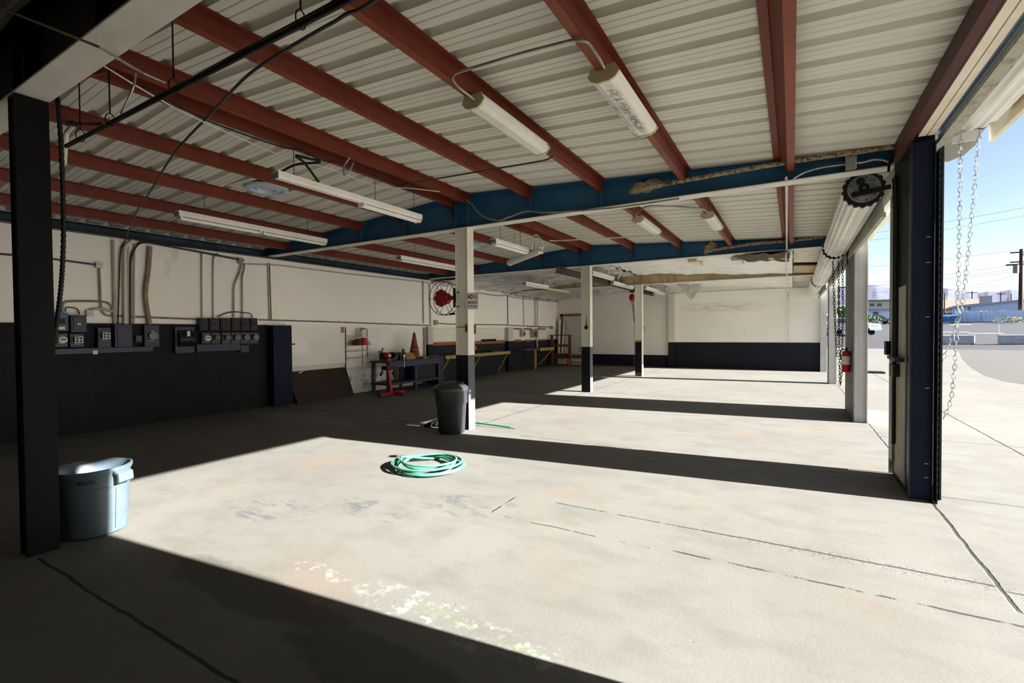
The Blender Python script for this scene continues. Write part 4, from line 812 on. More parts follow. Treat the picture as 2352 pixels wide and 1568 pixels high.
MB().box(lx0, -7.75, ly0, YB-.06, zp-.03, zp).build('platform', 'pier worn', t); MB().box(lx0, lx1+.05, ly0-.03, ly0-.002, zp-.19, zp+.02).build('fascia', 'wood red', t); MB().box(lx1+.05, -7.7, ly0+.05, ly0+.08, zp-.14, zp-.0305).build('side_fascia', 'wood red', t)
for x in (lx0+.04, lx1-.02): MB().box(x-.05, x+.05, ly0-.13, ly0-.031, 0, zr).build('post', 'wood red', t)
MB().box(lx0-.02, lx1+.05, ly0-.14, ly0-.02, zr, zr+.04).build('top_rail', 'wood red', t); MB().box(lx0, lx1, ly0-.16, ly0-.131, zm-.05, zm+.05).build('middle_rail', 'wood red', t)
for k in (0, 1): MB().box(-8.3, -7.6, ly0-.3-.28*k+.28, ly0-.02-.28*k+.28-.25, zp-.18-.17*k, zp-.14-.17*k).build('tread', 'wood red', t)
MB().box(-8.32, -8.28, ly0-.55, ly0-.26, 0, zp-.19).build('stringer', 'wood red', t)
for k, (x, y, h_, r_, m_, nm) in enumerate(((1283, 812, 1.55, .06, 'tin white', 'wide white pipe leaning in the corner behind the railing'), (1290, 812, 1.45, .05, 'galvanised', 'grey pipe leaning in the corner behind the railing'))):
    p = on('y', 20.05, x, y); p.z = zp; tag(MB().tube([p, p+V((.02+.05*k, .12, h_))], r_, 12).build('leaning_pipe', m_, None, True), nm, 'pipe')

# ================================================================== OVERHEAD: lamps, pipes, conduits
def wrap_lamp(label, x, y0, y1, z, wd, dirty=False):
    t = thing('ceiling_lamp', label, 'ceiling lamp', (x, (y0+y1)/2, z-.05), 'wraparound lamps on the purlins')
    h = wd/2
    MB().box(x-h*.8, x+h*.8, y0+.02, y1-.02, z+.0, z+.05).build('housing', 'lamp white', t)
    pr = [(x-h, y0+.02, z+.01), (x-h*.85, y0+.02, z-.025), (x-h*.4, y0+.02, z-.045), (x+h*.4, y0+.02, z-.045), (x+h*.85, y0+.02, z-.025), (x+h, y0+.02, z+.01)]
    MB().prism(pr, (0, y1-y0-.04, 0)).build('diffuser', 'lens dirty' if dirty else 'diffuser', t)
    pe = [(x-h-.008, z-.0), (x-h*.8, z-.035), (x-h*.4, z-.053), (x+h*.4, z-.053), (x+h*.8, z-.035), (x+h+.008, z-.0), (x+h*.8, z+.055), (x-h*.8, z+.055)]
    for a in (y0, y1-.02): MB().prism([(px, a, pz) for px, pz in pe], (0, .02, 0)).build('end_cap', 'cap yellowed', t)
    return t
def dirty_lens():
    s = SH('lens dirty', .35, .5)
    n = s.noise(8, (1, 1, 1), 10, .7); n2 = s.noise(30, (1, 1, 1), 6)
    ln = s.band(s.ma('ADD', s.x, s.ma('MULTIPLY', s.y, -.0)), -1.1, .012, .05)
    f = s.ma('MULTIPLY', s.ma('MULTIPLY', ln, s.between(s.y, 3.25, 4.1, .1)), s.rng(n2, .35, .55))
    side = s.ma('MULTIPLY', s.blob(-1.16, 3.7, .12, .35, n, 1.4), s.rng(n, .45, .6))
    col = s.mix(s.ma('MULTIPLY', s.ma('MAXIMUM', f, s.ma('MULTIPLY', side, .6)), .9), 'e6e2d8', '5f594e')
    col = s.mix(s.rng(s.noise(22, (1, 3, 1), 5), .7, .73, 0, .8), col, '5f594e')
    return s.done(col)
dirty_lens()
for x, pj in ((-2.14, 2), (-1.09, 1)): pass
wrap_lamp('clean white wraparound lamp on the third purlin', -2.125, 3.06, 4.22, 3.275, .19)
wrap_lamp('dirty wraparound lamp with a dark streak along its lens', -1.105, 3.13, 4.2, 3.235, .21, True)
wrap_lamp('wraparound lamp in the second bay farther from the doors', -2.14, 7.66, 8.85, 3.285, .2)
wrap_lamp('wraparound lamp in the second bay closer to the doors', -1.11, 7.76, 8.85, 3.24, .2)
def strip(label, a, b, z, tubes, rot=False, mat='lamp white', hang=None):
    a, b = V(a), V(b); a.z = b.z = z; t = thing('strip_light', label, 'ceiling lamp', (a+b)/2-V((0, 0, .1)), 'hanging strip lights')
    d_ = (b-a).normalized(); n = V((d_.y, -d_.x, 0)); L = (b-a).length
    c = MB().prism([a+n*.055+V((0, 0, .0)), a+n*.055+V((0, 0, .05)), a-n*.055+V((0, 0, .05)), a-n*.055, a-n*.035+V((0, 0, -.018)), a+n*.035+V((0, 0, -.018))], b-a); c.build('channel', mat, t)
    for e in (a, b): MB().bar(e-d_*.004, e+d_*.004, .114, .056).build('end_plate', 'galvanised', t)
    for (f0, f1) in tubes:
        for s_ in (-.03, .03):
            p, q = a+d_*L*f0+n*s_-V((0, 0, .045)), a+d_*L*f1+n*s_-V((0, 0, .045))
            MB().tube([p, q], .013, 10).build('tube', 'tube glass', t, True)
        for f in (f0, f1):
            p = a+d_*(L*f)-V((0, 0, .035)); MB().bar(p-d_*.012, p+d_*.012, .1, .05).build('lamp_holder', 'lamp white', t)
    for f in (hang or (.2, .8)):
        p = a+d_*L*f+V((0, 0, .05)); top = roof(p.x)-.01
        if top-p.z > .03: MB().tube([p, (p.x, p.y, top)], .004, 5).build('hanger', 'conduit dark', t)
    return t
def zp_(x, y, z): return on('z', z, x, y)
def pair(x0, y0, x1, y1, z, straight=True):
    a, b = zp_(x0, y0, z), zp_(x1, y1, z)
    if straight: a.x = b.x = (a.x+b.x)/2
    return a, b
strip('long strip light beside the ridge with tubes in its far half only', *pair(627, 405, 967, 502, 3.06), 3.06, [(.52, .985)], hang=(.1, .62, .95))
strip('long strip light with both tube pairs, nearest the meter wall', *pair(406, 492, 747, 556, 3.07), 3.07, [(.015, .485), (.51, .985)], hang=(.15, .85))
strip('strip light passing behind the no smoking column', *pair(916, 592, 1080, 622, 2.98), 2.98, [(.02, .98)])
strip('short strip light right of the no smoking column, under the second ridge', *pair(1133, 554, 1209, 577, 3.0), 3.0, [(.03, .97)])
strip('short strip light hanging askew near the second blue beam', *pair(1169, 604, 1244, 574, 3.0, False), 3.0, [(.03, .97)])
strip('small strip light under the silver foil, leftmost', *pair(1210, 650, 1252, 660, 2.9), 2.9, [(.03, .97)])
strip('tan strip light under the silver foil beside the leftmost one', *pair(1254, 664, 1304, 672, 2.88), 2.88, [], mat='cap yellowed')
strip('small strip light just right of the burnt outlet column, higher one', *pair(1364, 625, 1402, 640, 3.1), 3.1, [(.03, .97)], mat='conduit white')
strip('small strip light over the monorail beam before the hoist', *pair(1412, 648, 1447, 661, 3.02), 3.02, [(.03, .97)])
strip('small strip light right of the hoist column head', *pair(1484, 660, 1508, 669, 3.02), 3.02, [(.03, .97)])
strip('last small strip light toward the end of the monorail', *pair(1508, 669, 1528, 677, 3.0), 3.0, [(.03, .97)])
for (x, y, nm) in ((1590, 600, 'small yellowed lamp set in the white insulation, nearer the ridge'), (1690, 596, 'small yellowed lamp set in the white insulation, nearer the doors')):
    p = under(x, y, .34); t = thing('ceiling_lamp', nm, 'ceiling lamp', p, 'lamps in the insulation')
    MB().box(p.x-.1, p.x+.1, p.y, p.y+.9, p.z, p.z+.06).build('housing', 'cap yellowed', t); MB().box(p.x-.09, p.x+.09, p.y+.01, p.y+.89, p.z-.02, p.z-.0005).build('diffuser', 'diffuser', t)
# roof vents
for (c_, r_, nm) in (((613, 426), .3, 'square roof vent with glass dome beside the long strip light'), ((1100, 559), .3, 'square roof vent just past the first blue beam, right of the column')):
    p = under(c_[0], c_[1], .0); t = thing('roof_vent', nm, 'roof vent', (p.x, p.y, p.z-.06), 'roof vents')
    b = MB()
    for s_ in ((-1, -1, 1, -.8), (-1, .8, 1, 1), (-1, -.8, -.8, .8), (.8, -.8, 1, .8)): b.box(p.x+s_[0]*.34, p.x+s_[2]*.34, p.y+s_[1]*.34, p.y+s_[3]*.34, p.z-.03, p.z-.002)
    b.build('frame', 'conduit white', t)
    MB().lathe((p.x, p.y, p.z-.06), [(.27, .03), (.26, .0), (.2, -.005), (.19, .02), (.12, .0), (.11, .02)], 32).build('throat', 'box pale', t, True)
def upipe(label, pts, r, mat, off=.155, rad=.08, sm=False, cat='conduit', name='conduit'):
    p = [(under(q[0], q[1], q[2] if len(q) > 2 else off) if not isinstance(q, V) else q) for q in pts]
    return tag(MB().tube(curve(p) if sm else arc(p, rad), r).build(name, mat, None, True), label, cat)
G_ = 'conduit grey'
upipe('bent steel conduit linking the clean lamp and the dirty lamp', [(1090, 229, .19), (1052, 200, .16), (1038, 180), (1046, 168), (1200, 121), (1318, 91), (1350, 96), (1375, 132), (1388, 156, .19)], .0095, G_, .155, .1)
upipe('thin conduit from the clean lamp to the ridge', [(1263, 349, .23), (1272, 356), (1258, 367), (1000, 411), (908, 426)], .009, 'conduit dark', .19, .1)
upipe('bent conduit linking the two second bay wraparound lamps', [(1463, 503, .19), (1460, 490), (1486, 472), (1560, 474), (1615, 479), (1630, 491, .19)], .012, G_, .155, .12)
upipe('thin conduit from the second bay lamp to the ridge', [(1515, 537), (1500, 541), (1275, 553), (1262, 552)], .012, 'conduit white', .19)
upipe('white conduit running down along the ridge purlin', [(225, 143), (330, 207), (430, 262), (540, 312), (650, 358), (760, 388), (870, 428), (940, 432), (1010, 440)], .006, 'conduit white', .2, sm=True)
upipe('dark cable along the ridge purlin behind the white conduit', [(330, 200), (480, 278), (640, 335), (690, 345), (740, 368), (800, 378), (900, 420), (980, 447)], .009, 'black rubber', .185, sm=True, cat='cable', name='cable')
upipe('thick black flexible cable looping over the long strip light', [(645, 395, .3), (680, 378, .24), (735, 372, .2), (700, 362, .24), (680, 358, .3), (700, 375, .32), (732, 418, .4)], .014, 'black rubber', .2, sm=True, cat='cable', name='cable')
pl = [under(900, -23, .19)]+[under(x, y, .19) for x, y in ((862, 0), (825, 22), (795, 33), (768, 50), (735, 68), (655, 115), (575, 168), (520, 222), (480, 265), (400, 352), (345, 440), (318, 478))]+[W(288, 548, .2), W(277, 580, .06), W(274, 640, .05), W(271, 744, .05)]
tag(MB().tube(curve(pl, 5), .0105).build('conduit', 'conduit dark', None, True), 'long grey conduit sweeping down the roof to the pipe bundle', 'conduit')
# black gas pipes on hangers
yp = 1.62; pz = 3.1
A1, A2 = V((-5.3, yp, pz)), V((-.9, yp, pz))
tag(MB().tube([A1, A2], .017, 10).build('iron_pipe', 'black iron', None, True), 'black iron pipe hung on rods in the near bay, thicker of the two', 'pipe', 'black iron pipes')
tag(MB().tube([(-4.75, yp+.02, pz+.03), (-.9, yp+.02, pz+.05)], .009, 8).build('iron_pipe', 'black iron', None, True), 'thinner black pipe riding above the thick iron pipe', 'pipe', 'black iron pipes')
for x, nm in ((-5.0, 'pipe hanger rod closest to the black column'), (-4.45, 'pipe hanger rod second from the black column'), (-3.5, 'long pipe hanger rod in the middle of the black iron pipes'), (-2.2, 'pipe hanger rod at the top edge of the picture')):
    t = thing('pipe_hanger', nm, 'pipe hanger', (x, yp, pz-.05)); MB().tube([(x, yp, pz+.075), (x, yp, roof(x)-.01)], .005, 6).build('rod', 'black iron', t)
    MB().tube([V((x, yp+.03*math.cos(q), pz+.025+.05*math.sin(q))) for q in [2*PI*k/14 for k in range(14)]], .004, 5, True).build('loop', 'black iron', t)
br0 = on('y', 1.75, 240, 285); br1 = on('y', 1.75, 172, 284); br2 = on('y', 1.75, 152, 305); br3 = on('y', 1.75, 147, 378)
t = thing('pipe_branch', 'pipe branch with a white bent hose beside the black column', 'pipe', br3)
MB().tube([br0, br1], .016).build('nipple', 'rust', t, True); MB().lathe(br1, [(.028, -.03), (.028, .03)], 12, br1-br0).build('elbow', 'black iron', t, True)
MB().tube(arc([br1, br1.lerp(br2, .6), br2, br3], .1), .02).build('hose', 'conduit white', t, True)
# black corrugated conduit by the near column
pts = [on('y', 1.32, x, y) for x, y in ((112, 182), (124, 196), (133, 235), (140, 330), (144, 430), (146, 520), (144, 600), (140, 660), (133, 720), (127, 765), (126, 790))]
pc = curve(pts, 26)
tag(MB().tube(pc, [.0155 if k % 4 < 2 else .0125 for k in range(len(pc))], 10).build('corrugated_conduit', 'black rubber', None, True), 'black corrugated conduit hanging beside the black column', 'conduit')
tag(MB().tube([on('y', 1.02, 0, 18), on('y', 1.02, 228, 108), under(330, 168, .2)], .0065).build('conduit', 'yellow steel' if 0 else 'brown pipe', None, True), 'thin tan conduit crossing under the white beam underside', 'conduit')
pf = curve([under(215, 107, .17), under(270, 135, .17), under(330, 168, .18), under(380, 190, .17)], 20)
tag(MB().tube(pf, [.009 if k % 2 else .007 for k in range(len(pf))], 8).build('flex_conduit', 'galvanised', None, True), 'short ribbed metal conduit along the twin ridge purlins', 'conduit')
a_ = under(312, 168, .16); tag(MB().tube(curve([a_, a_+V((.0, -.02, -.12)), a_+V((-.1, -.06, -.3))]), .008).build('strap', 'galvanised', None, True), 'perforated steel strap hanging above the black pipes', 'strap')
a_ = on('y', 1.3, 176, 55); b_ = on('y', 1.3, 184, 108); tag(MB().tube(curve([a_, b_, on('y', 1.3, 177, 131), on('y', 1.3, 184, 112), on('y', 1.3, 193, 128)]), .004, 5).build('wire_hook', 'black iron', None, True), 'twisted wire hook dangling below the white beam underside', 'wire')
a_ = under(803, 362, .2); tag(MB().tube(curve([a_, a_+V((-.03, -.05, -.1)), a_+V((-.02, -.06, -.2)), a_+V((.02, -.03, -.16)), a_+V((.03, .03, -.05))]), .009, 6).build('strap', 'galvanised', None, True), 'loose metal strap loop under the ridge purlin', 'strap')
# things on the first blue beam
def bpipe(label, pts, yv, r, mat, sm=True, cat='conduit', name='conduit'):
    p = [on('y', yv, x, y) for x, y in pts]; return tag(MB().tube(curve(p) if sm else p, r).build(name, mat, None, True), label, cat)
bpipe('flaking insulated pipe along the first blue beam', [(1475, 432), (1700, 391), (1850, 366), (1960, 350), (2068, 334)], 5.9, .026, 'flaking pipe', cat='pipe', name='insulated_pipe')
bpipe('flaking pipe along the second blue beam', [(1632, 575), (1720, 561), (1800, 554), (1890, 544)], 11.05, .03, 'flaking pipe', cat='pipe', name='insulated_pipe')
def foam(x, y, yv, rx, rz, label, seed):
    c = on('y', yv, x, y); b = MB(); b.lathe((c.x, yv, c.z), [(.02, .05), (.7, .04), (1, 0)], 22, (0, -1, 0), wave=lambda a: 1+.3*math.sin(2*a+seed)+.18*math.sin(5*a+seed*2))
    for v in b.v: v.x = c.x+(v.x-c.x)*rx; v.z = c.z+(v.z-c.z)*rz
    tag(b.build('foam_patch', 'spray foam', None, True), label, 'foam')
foam(1484, 428, 6.06, .17, .1, 'lump of tan spray foam on the first blue beam', 1.2); foam(1630, 568, 11.19, .11, .14, 'tan foam patch on the second blue beam', .3)
bpipe('grey cable drooping along the first blue beam from the ridge', [(1062, 452), (1085, 470), (1105, 494), (1140, 506), (1165, 500), (1210, 485), (1260, 488), (1400, 478), (1560, 456)], 5.95, .012, 'conduit grey', cat='cable', name='cable')
q0, q1 = on('y', 5.96, 1942, 361), on('y', 5.96, 1966, 388); t = thing('junction_box', 'galvanised junction box on the first blue beam by the end disc', 'junction box', ((q0.x+q1.x)/2, 5.95, q1.z)); MB().box(q0.x, q1.x, 5.93, 6.06, q1.z, q0.z).build('case', 'galvanised', t, bevel=.003); MB().box(q0.x-.004, q1.x+.004, 5.924, 5.9295, q1.z-.004, q0.z+.004).build('cover', 'galvanised', t)
bpipe('steel flex conduit from the junction box toward the hanging white pipe', [(1942, 377), (1890, 384), (1850, 395), (1822, 410)], 5.95, .011, 'galvanised'); bpipe('steel flex conduit from the junction box to the dark post', [(1966, 374), (1985, 372), (2010, 366), (2035, 369), (2050, 378)], 5.95, .011, 'galvanised'); bpipe('thin flex conduit above the first, left of the junction box', [(1942, 372), (1900, 375), (1850, 386), (1800, 388)], 5.96, .009, 'conduit dark')
p = [V((-.06, 5.95, 3.13)), V((-.06, 6.3, 3.09)), V((-.1, 11.1, 3.09)), V((-.12, 11.3, 3.0)), V((-.12, 20.1, 2.93)), V((-.13, 20.22, 2.9)), V((-.13, 20.22, 1.06))]
tag(MB().tube(arc(p, .05), .014).build('conduit', 'conduit white', None, True), 'white conduit running to the back wall and down it by the door side', 'conduit')
upipe('dark conduit along the roof edge above the near opening', [(2280, -20), (2215, 90), (2190, 135), (2188, 150), (2120, 275), (2075, 335)], .012, 'conduit dark', .05, sm=True)
bpipe('black cable dropping at the dark post head', [(2068, 338), (2052, 352), (2043, 375), (2041, 395)], 5.9, .012, 'black rubber', cat='cable', name='cable')
t = thing('junction_box', 'small junction box at the ridge end by the no smoking column', 'junction box', on('y', 5.95, 1036, 460)); c = on('y', 5.95, 1036, 457); MB().box(c.x-.05, c.x+.05, 5.92, 6.0, c.z-.025, c.z+.03).build('case', 'galvanised', t)
for nm, pts in (('curly white cable between the two tilted strip lights', [(1241, 574), (1247, 570), (1245, 555), (1233, 540), (1226, 541)]), ('white cable curling from the short strip light', [(1209, 573), (1222, 568), (1222, 545), (1200, 535)])):
    bpipe(nm, pts, 7.6, .012, 'conduit white', cat='cable', name='cable')
for nm, pts, y in (('white cable pair curling between foil strip lights, first', [(1250, 652), (1258, 645), (1255, 635), (1249, 631)], 14), ('white cable pair curling between foil strip lights, second', [(1270, 657), (1263, 650), (1262, 640), (1258, 634)], 14), ('white cable loop above the monorail, nearer', [(1398, 630), (1398, 615), (1408, 610)], 13), ('white cable loop above the monorail, farther', [(1420, 640), (1426, 622), (1416, 613), (1405, 611)], 13)):
    bpipe(nm, pts, y, .018, 'conduit white', cat='cable', name='cable')

# ------------------------------------------------------------------ hose reel and sign on the column
rc = on('y', 5.98, 1020, 685); R_ = .262
t = thing('hose_reel', 'red hub hose reel with black wire rims on the white column', 'hose reel', (rc.x, 5.98, rc.z-R_))
for dy in (-.05, .05):
    MB().tube([(rc.x+R_*math.cos(q), 5.99+dy, rc.z+R_*math.sin(q)) for q in [2*PI*k/48 for k in range(48)]], .006, 6, True).build('rim', 'black iron', t, True)
    for k in range(6):
        a = k*PI/3; MB().tube([(rc.x+.1*math.cos(a), 5.99+dy, rc.z+.1*math.sin(a)), (rc.x+R_*math.cos(a), 5.99+dy, rc.z+R_*math.sin(a))], .004, 5).build('spoke', 'black iron', t)
MB().lathe((rc.x, 5.9, rc.z), [(.14, 0), (.14, .012)], 8, (0, 1, 0)).build('hub_plate', 'red enamel', t); MB().lathe((rc.x, 5.92, rc.z), [(.09, 0), (.09, .14)], 20, (0, 1, 0)).build('hub', 'red enamel', t, True)
b = MB()
for k in range(7): a = k*2*PI/7; b.lathe((rc.x+.11*math.cos(a), 5.9, rc.z+.11*math.sin(a)), [(.007, -.004), (.007, .0)], 8, (0, 1, 0))
b.build('bolts', 'chrome', t); MB().box(rc.x+.08, RIDGE-.116, 5.935, 5.985, rc.z-.03, rc.z+.03).build('bracket', 'red enamel', t); MB().box(RIDGE-.122, RIDGE-.1155, 5.93, 6.05, rc.z-.15, rc.z+.15).build('mount_plate', 'black iron', t)
q = on('y', 5.95, 1040, 721); MB().bar((q.x-.06, 5.95, q.z), (RIDGE-.116, 5.96, q.z+.005), .03, .03).build('hose_guide', 'black iron', t)
# no smoking sign
s0, s1 = V((-4.285, 5.965, 2.1)), V((-4.065, 5.965, 2.1)); sw, shh = .215, .25; so_ = V((-4.178, 5.958, 1.975)); rt, ut, nf = V((1, 0, -.03)).normalized(), V((.03, 0, 1)).normalized(), V((0, -1, 0))
t = thing('no_smoking_sign', 'white no smoking sign with red border on the column', 'sign', so_-V((0, 0, .125)))
def srect(w_, h_, cx=0, cy=0, d=0, th=.002):
    c = so_+rt*cx+ut*cy+nf*d; return MB().prism([c-rt*w_/2-ut*h_/2, c+rt*w_/2-ut*h_/2, c+rt*w_/2+ut*h_/2, c-rt*w_/2+ut*h_/2], nf*th)
srect(sw, shh).build('plate', 'sign white', t)
b = MB()
for w_, h_, cx, cy in ((sw-.02, .004, 0, .113), (sw-.02, .004, 0, -.113), (.004, .226, -.096, 0), (.004, .226, .096, 0)): m_ = srect(w_, h_, cx, cy, .0022, .001); b.add(m_.v, m_.f)
b.build('border', 'sign red', t)
o_ = so_+nf*.0036
text_mb('NO', .085, o_+rt*-.04+ut*.062, rt, ut, wid=.095, bold=.0035).build('lettering', 'ink black', t)
text_mb('SMOKING', .05, o_+ut*-.025, rt, ut, wid=.17, bold=.0012).build('lettering', 'ink grey', t)
text_mb('IN THIS AREA', .036, o_+ut*-.08, rt, ut, wid=.17, bold=.001).build('lettering', 'ink grey', t)
cc = o_+rt*.053+ut*.062
MB().tube([cc+rt*.033*math.cos(q)+ut*.033*math.sin(q) for q in [2*PI*k/28 for k in range(28)]], .0035, 5, True).build('prohibition_ring', 'sign red', t)
MB().bar(cc-rt*.024+ut*.024, cc+rt*.024-ut*.024, .005, .003, nf).build('prohibition_bar', 'sign red', t)
MB().bar(cc-rt*.022-ut*.004, cc+rt*.02-ut*.004, .003, .009, ut).build('cigarette', 'ink grey', t)

# ================================================================== ON THE FLOOR
def bin_body(c, rb, rt, h, mat, t, lip=.02, n=56):
    prof = [(rb*.9, 0), (rb, .015), (rb+(rt-rb)*.72, h*.72), (rb+(rt-rb)*.74, h*.74), (rt*.985, h-.05), (rt, h-.045), (rt+lip, h-.02), (rt+lip, h), (rt, h+.004), (rt-.012, h-.03), (rb-.01, .03), (.01, .025)]
    return MB().lathe(c, prof, n, cap=True).build('body', mat, t, True)
cc = V((-4.63, 1.52, 0)); hh = .5
t = thing('garbage_bin', 'grey open round bin half hidden by the black column', 'bin', cc)
rb_, rt_ = .205, .232
bin_body(cc, rb_, rt_, hh, 'can grey', t, .012)
def rr_(z): return rb_+(rt_-rb_)*(z/hh)
# recessed side panels, as a raised rib outline on the wall of the bin
va = math.atan2(-cc.y, -cc.x)                  # towards the camera
b = MB()
for s_ in (-1,):
    for a0, a1, z0, z1 in ((.62, .66, .04, .36), (-.66, -.62, .04, .36), (-.66, .66, .355, .37)):
        b.grid(lambda u, v: (lambda a, z: V((cc.x+(rr_(z)+.006)*math.cos(a), cc.y+(rr_(z)+.006)*math.sin(a), z)))(va+(0 if s_ < 0 else PI)+a0+(a1-a0)*u, z0+(z1-z0)*v), 14, 6)
b.build('panel_ribs', 'can grey', t, True)
def oncan(u, v): 
    z = .425+v; a = va-.12+u/rr_(z); return V((cc.x+(rr_(z)+.008)*math.cos(a), cc.y+(rr_(z)+.008)*math.sin(a), z))
text_mb('BRUTE.', .035, None, None, None, wid=.1, bold=.0003, place=oncan).build('lettering', 'ink black', t)
for ang in (.42, .42+PI):
    dv = V((math.cos(ang), math.sin(ang), 0)); sv = V((-dv.y, dv.x, 0)); p0 = cc+dv*(rt_+.005)
    pr = [p0+V((0, 0, hh-.01)), p0+dv*.05+V((0, 0, hh-.04)), p0+dv*.055+V((0, 0, hh-.1)), p0+dv*.035+V((0, 0, hh-.115)), p0+dv*.03+V((0, 0, hh-.055)), p0+V((0, 0, hh-.035))]
    MB().prism([p-sv*.06 for p in pr], sv*.12).build('handle', 'can grey', t, bevel=.004)
c2_ = V((-4.46, 5.84, 0)); c2_.y = 5.73; c2_.x = -4.42
t = thing('garbage_bin', 'black lidded bin standing at the foot of the white column', 'bin', c2_)
wv = lambda a: 1+.012*(1 if math.sin(4*a) > .3 else 0)
MB().lathe(c2_, [(.18, 0), (.195, .02), (.22, .43), (.236, .45), (.24, .62), (.248, .63), (.248, .645)], 64, wave=wv).build('body', 'can black', t, True)
MB().lathe(c2_+V((0, 0, .645)), [(.258, 0), (.26, .03), (.238, .055), (.19, .09), (.115, .115), (.03, .122)], 48).build('lid', 'can black', t, True)
b = MB(); b.bar(c2_+V((-.16, -.1, .735)), c2_+V((.16, .1, .735)), .05, .06); b.build('lid_grip', 'can black', t, bevel=.015)
for ang in (.55, .55+PI): dv = V((math.cos(ang), math.sin(ang), 0)); MB().bar(c2_+dv*.237+V((0, 0, .6)), c2_+dv*.29+V((0, 0, .63)), .1, .045).build('handle', 'can black', t, bevel=.008)
# coil of hose
hc = on('z', 0, 981, 1073); pts = []
random.seed(3)
for k in range(0, 6*26):
    a = 2*PI*k/26; lap = k/26; r_ = .375-.012*lap+.03*math.sin(lap*2.1)+.012*math.sin(a*2+lap); ox = .06*math.sin(lap*1.7); oy = .03*math.cos(lap*1.1)
    pts.append(V((hc.x+ox+r_*math.cos(-a+2.4), hc.y+oy+r_*.97*math.sin(-a+2.4), .014+.011*lap+.012*abs(math.sin(a*.5+lap)))))
tl0 = on('z', 0, 912, 1050); tl1 = on('z', 0, 1048, 1051); tl0.z = tl1.z = .015
pts = [tl0]+[tl0.lerp(pts[3], .5)]+pts[3:-3]+[pts[-3].lerp(tl1, .55)+V((0, 0, -.03)), tl1]
t = thing('garden_hose', 'coiled pale green garden hose lying on the sunlit floor', 'hose', hc)
MB().tube(curve(pts, 3), .0125, 8).build('hose', 'hose green', t, True)
dv = (pts[0]-pts[1]).normalized(); MB().tube([pts[0]-dv*.12, pts[0]], [.0165, .015]).build('strain_guard', 'galvanised', t, True); MB().tube([pts[0], pts[0]+dv*.05, pts[0]+dv*.1], [.015, .012, .006]).build('nozzle', 'black iron', t, True)
dv = (pts[-1]-pts[-2]).normalized(); MB().tube([pts[-1], pts[-1]+dv*.03], .02, 12).build('coupling', 'galvanised', t, True)
# push broom
h0, h1 = on('z', .03, 1018, 966), on('z', .02, 1185, 983); h1.z = .02; h0.z = .07
t = thing('push_broom', 'push broom lying behind the black bin, green handle with yellow tip', 'broom', h0)
hm = h0.lerp(h1, .93); MB().tube([h0, hm], .0125).build('handle', 'pole green', t, True); MB().tube([hm, h1], [.014, .011]).build('tip', 'yellow plastic', t, True)
e0, e1 = on('z', 0, 986, 981), on('z', 0, 1024, 965); 
MB().bar(e0+V((0, 0, .055)), e1+V((0, 0, .06)), .07, .04).build('head', 'black iron', t, bevel=.006); MB().bar(e0+V((-.02, -.03, .022)), e1+V((-.02, -.03, .022)), .1, .042).build('bristles', 'bristle', t)
tag(MB().tube([on('z', 0, 940, 974)+V((0, 0, .006)), on('z', 0, 986, 977)+V((0, 0, .006))], .005, 6).build('metal_rod', 'label white', None, True), 'thin white rod on the floor by the broom head', 'rod')
tag(MB().tube([on('z', .02, 1000, 972), on('z', .05, 1003, 979), on('z', .01, 1014, 981)], .005, 6).build('wire', 'label white', None, True), 'bent white wire lying against the broom head', 'wire')
a_ = on('y', 6.35, 1038, 880); b_ = on('y', 6.2, 1056, 790); a_ = V((a_.x-.05, 6.5, .02)); dd = b_-a_
tag(MB().tube([a_, b_], .011).build('leaning_pole', 'black iron', None, True), 'thin dark pole leaning on the white column behind the bin', 'pole')

# ================================================================== OUTSIDE
def fan(y_list, xs, zoff, mat, name):
    pass
rings = [46, 49, 55, 65, 80, 100, 130, 170, 240]; b = MB(); NA = 40
def rp(r, a): x, y = r*math.sin(a), r*math.cos(a); return V((x, y, gz(x, y)-.004 if r > 45.5 else -.002))
b.grid(lambda u, v: rp(rings[round(u*(len(rings)-1))], math.radians(-25+95*v)), len(rings)-1, NA)
q = b.build('parking_lot', 'asphalt'); struct(q)
gp = [on('z', 0, x, y) for x, y in ((2196, 792), (2203, 808), (2212, 826), (2232, 845), (2262, 862), (2305, 875), (2352, 882))]+[V((11, 11, 0)), V((16, 14, 0)), V((22, 41, 0))]
struct(MB().prism([p+V((0, 0, -.0045)) for p in gp], (0, 0, .004)).build('gravel_bed', 'gravel'))
def fpos(x, y): p = far(x, y); p.z = gz(p.x, p.y); return p
def hgt(p, y1, x=None):                        # height of a sight line above ground point p
    x = x or 2200; r = ray(x, y1); d = math.hypot(p.x, p.y)/math.hypot(r.x, r.y); return 1.5+r.z*d-p.z
k0, k1 = fpos(2150, 790.5), fpos(2238, 790.5); k2, k3 = fpos(2292, 790.5), fpos(2372, 790.5)
for a, c, nm in ((k0, k1, 'long concrete barrier block behind the galvanised chains'), (k2, k3, 'concrete barrier block at the edge of the picture by the sign post')):
    tag(MB().bar(a+V((0, 0, .36)), c+V((0, 0, .36)), .5, .72).build('barrier_block', 'kerb concrete', None, bevel=.06), nm, 'barrier', 'concrete barriers')
p = fpos(2293, 768); t = thing('sign_post', 'small sign on a thin post in the parking lot', 'sign post', p); hp = hgt(p, 727, 2293); MB().tube([p, p+V((0, 0, hp))], .035, 8).build('post', 'kerb concrete', t); MB().box(p.x-.2, p.x+.2, p.y-.07, p.y-.05, p.z+hp*.6, p.z+hp).build('plate', 'box pale', t)
f0, f1 = fpos(2197, 739.5), fpos(2400, 738); 
t = thing('block_fence', 'pale blue fence wall across the parking lot', 'fence', f0.lerp(f1, .5)); hf = hgt(f0, 715, 2200)
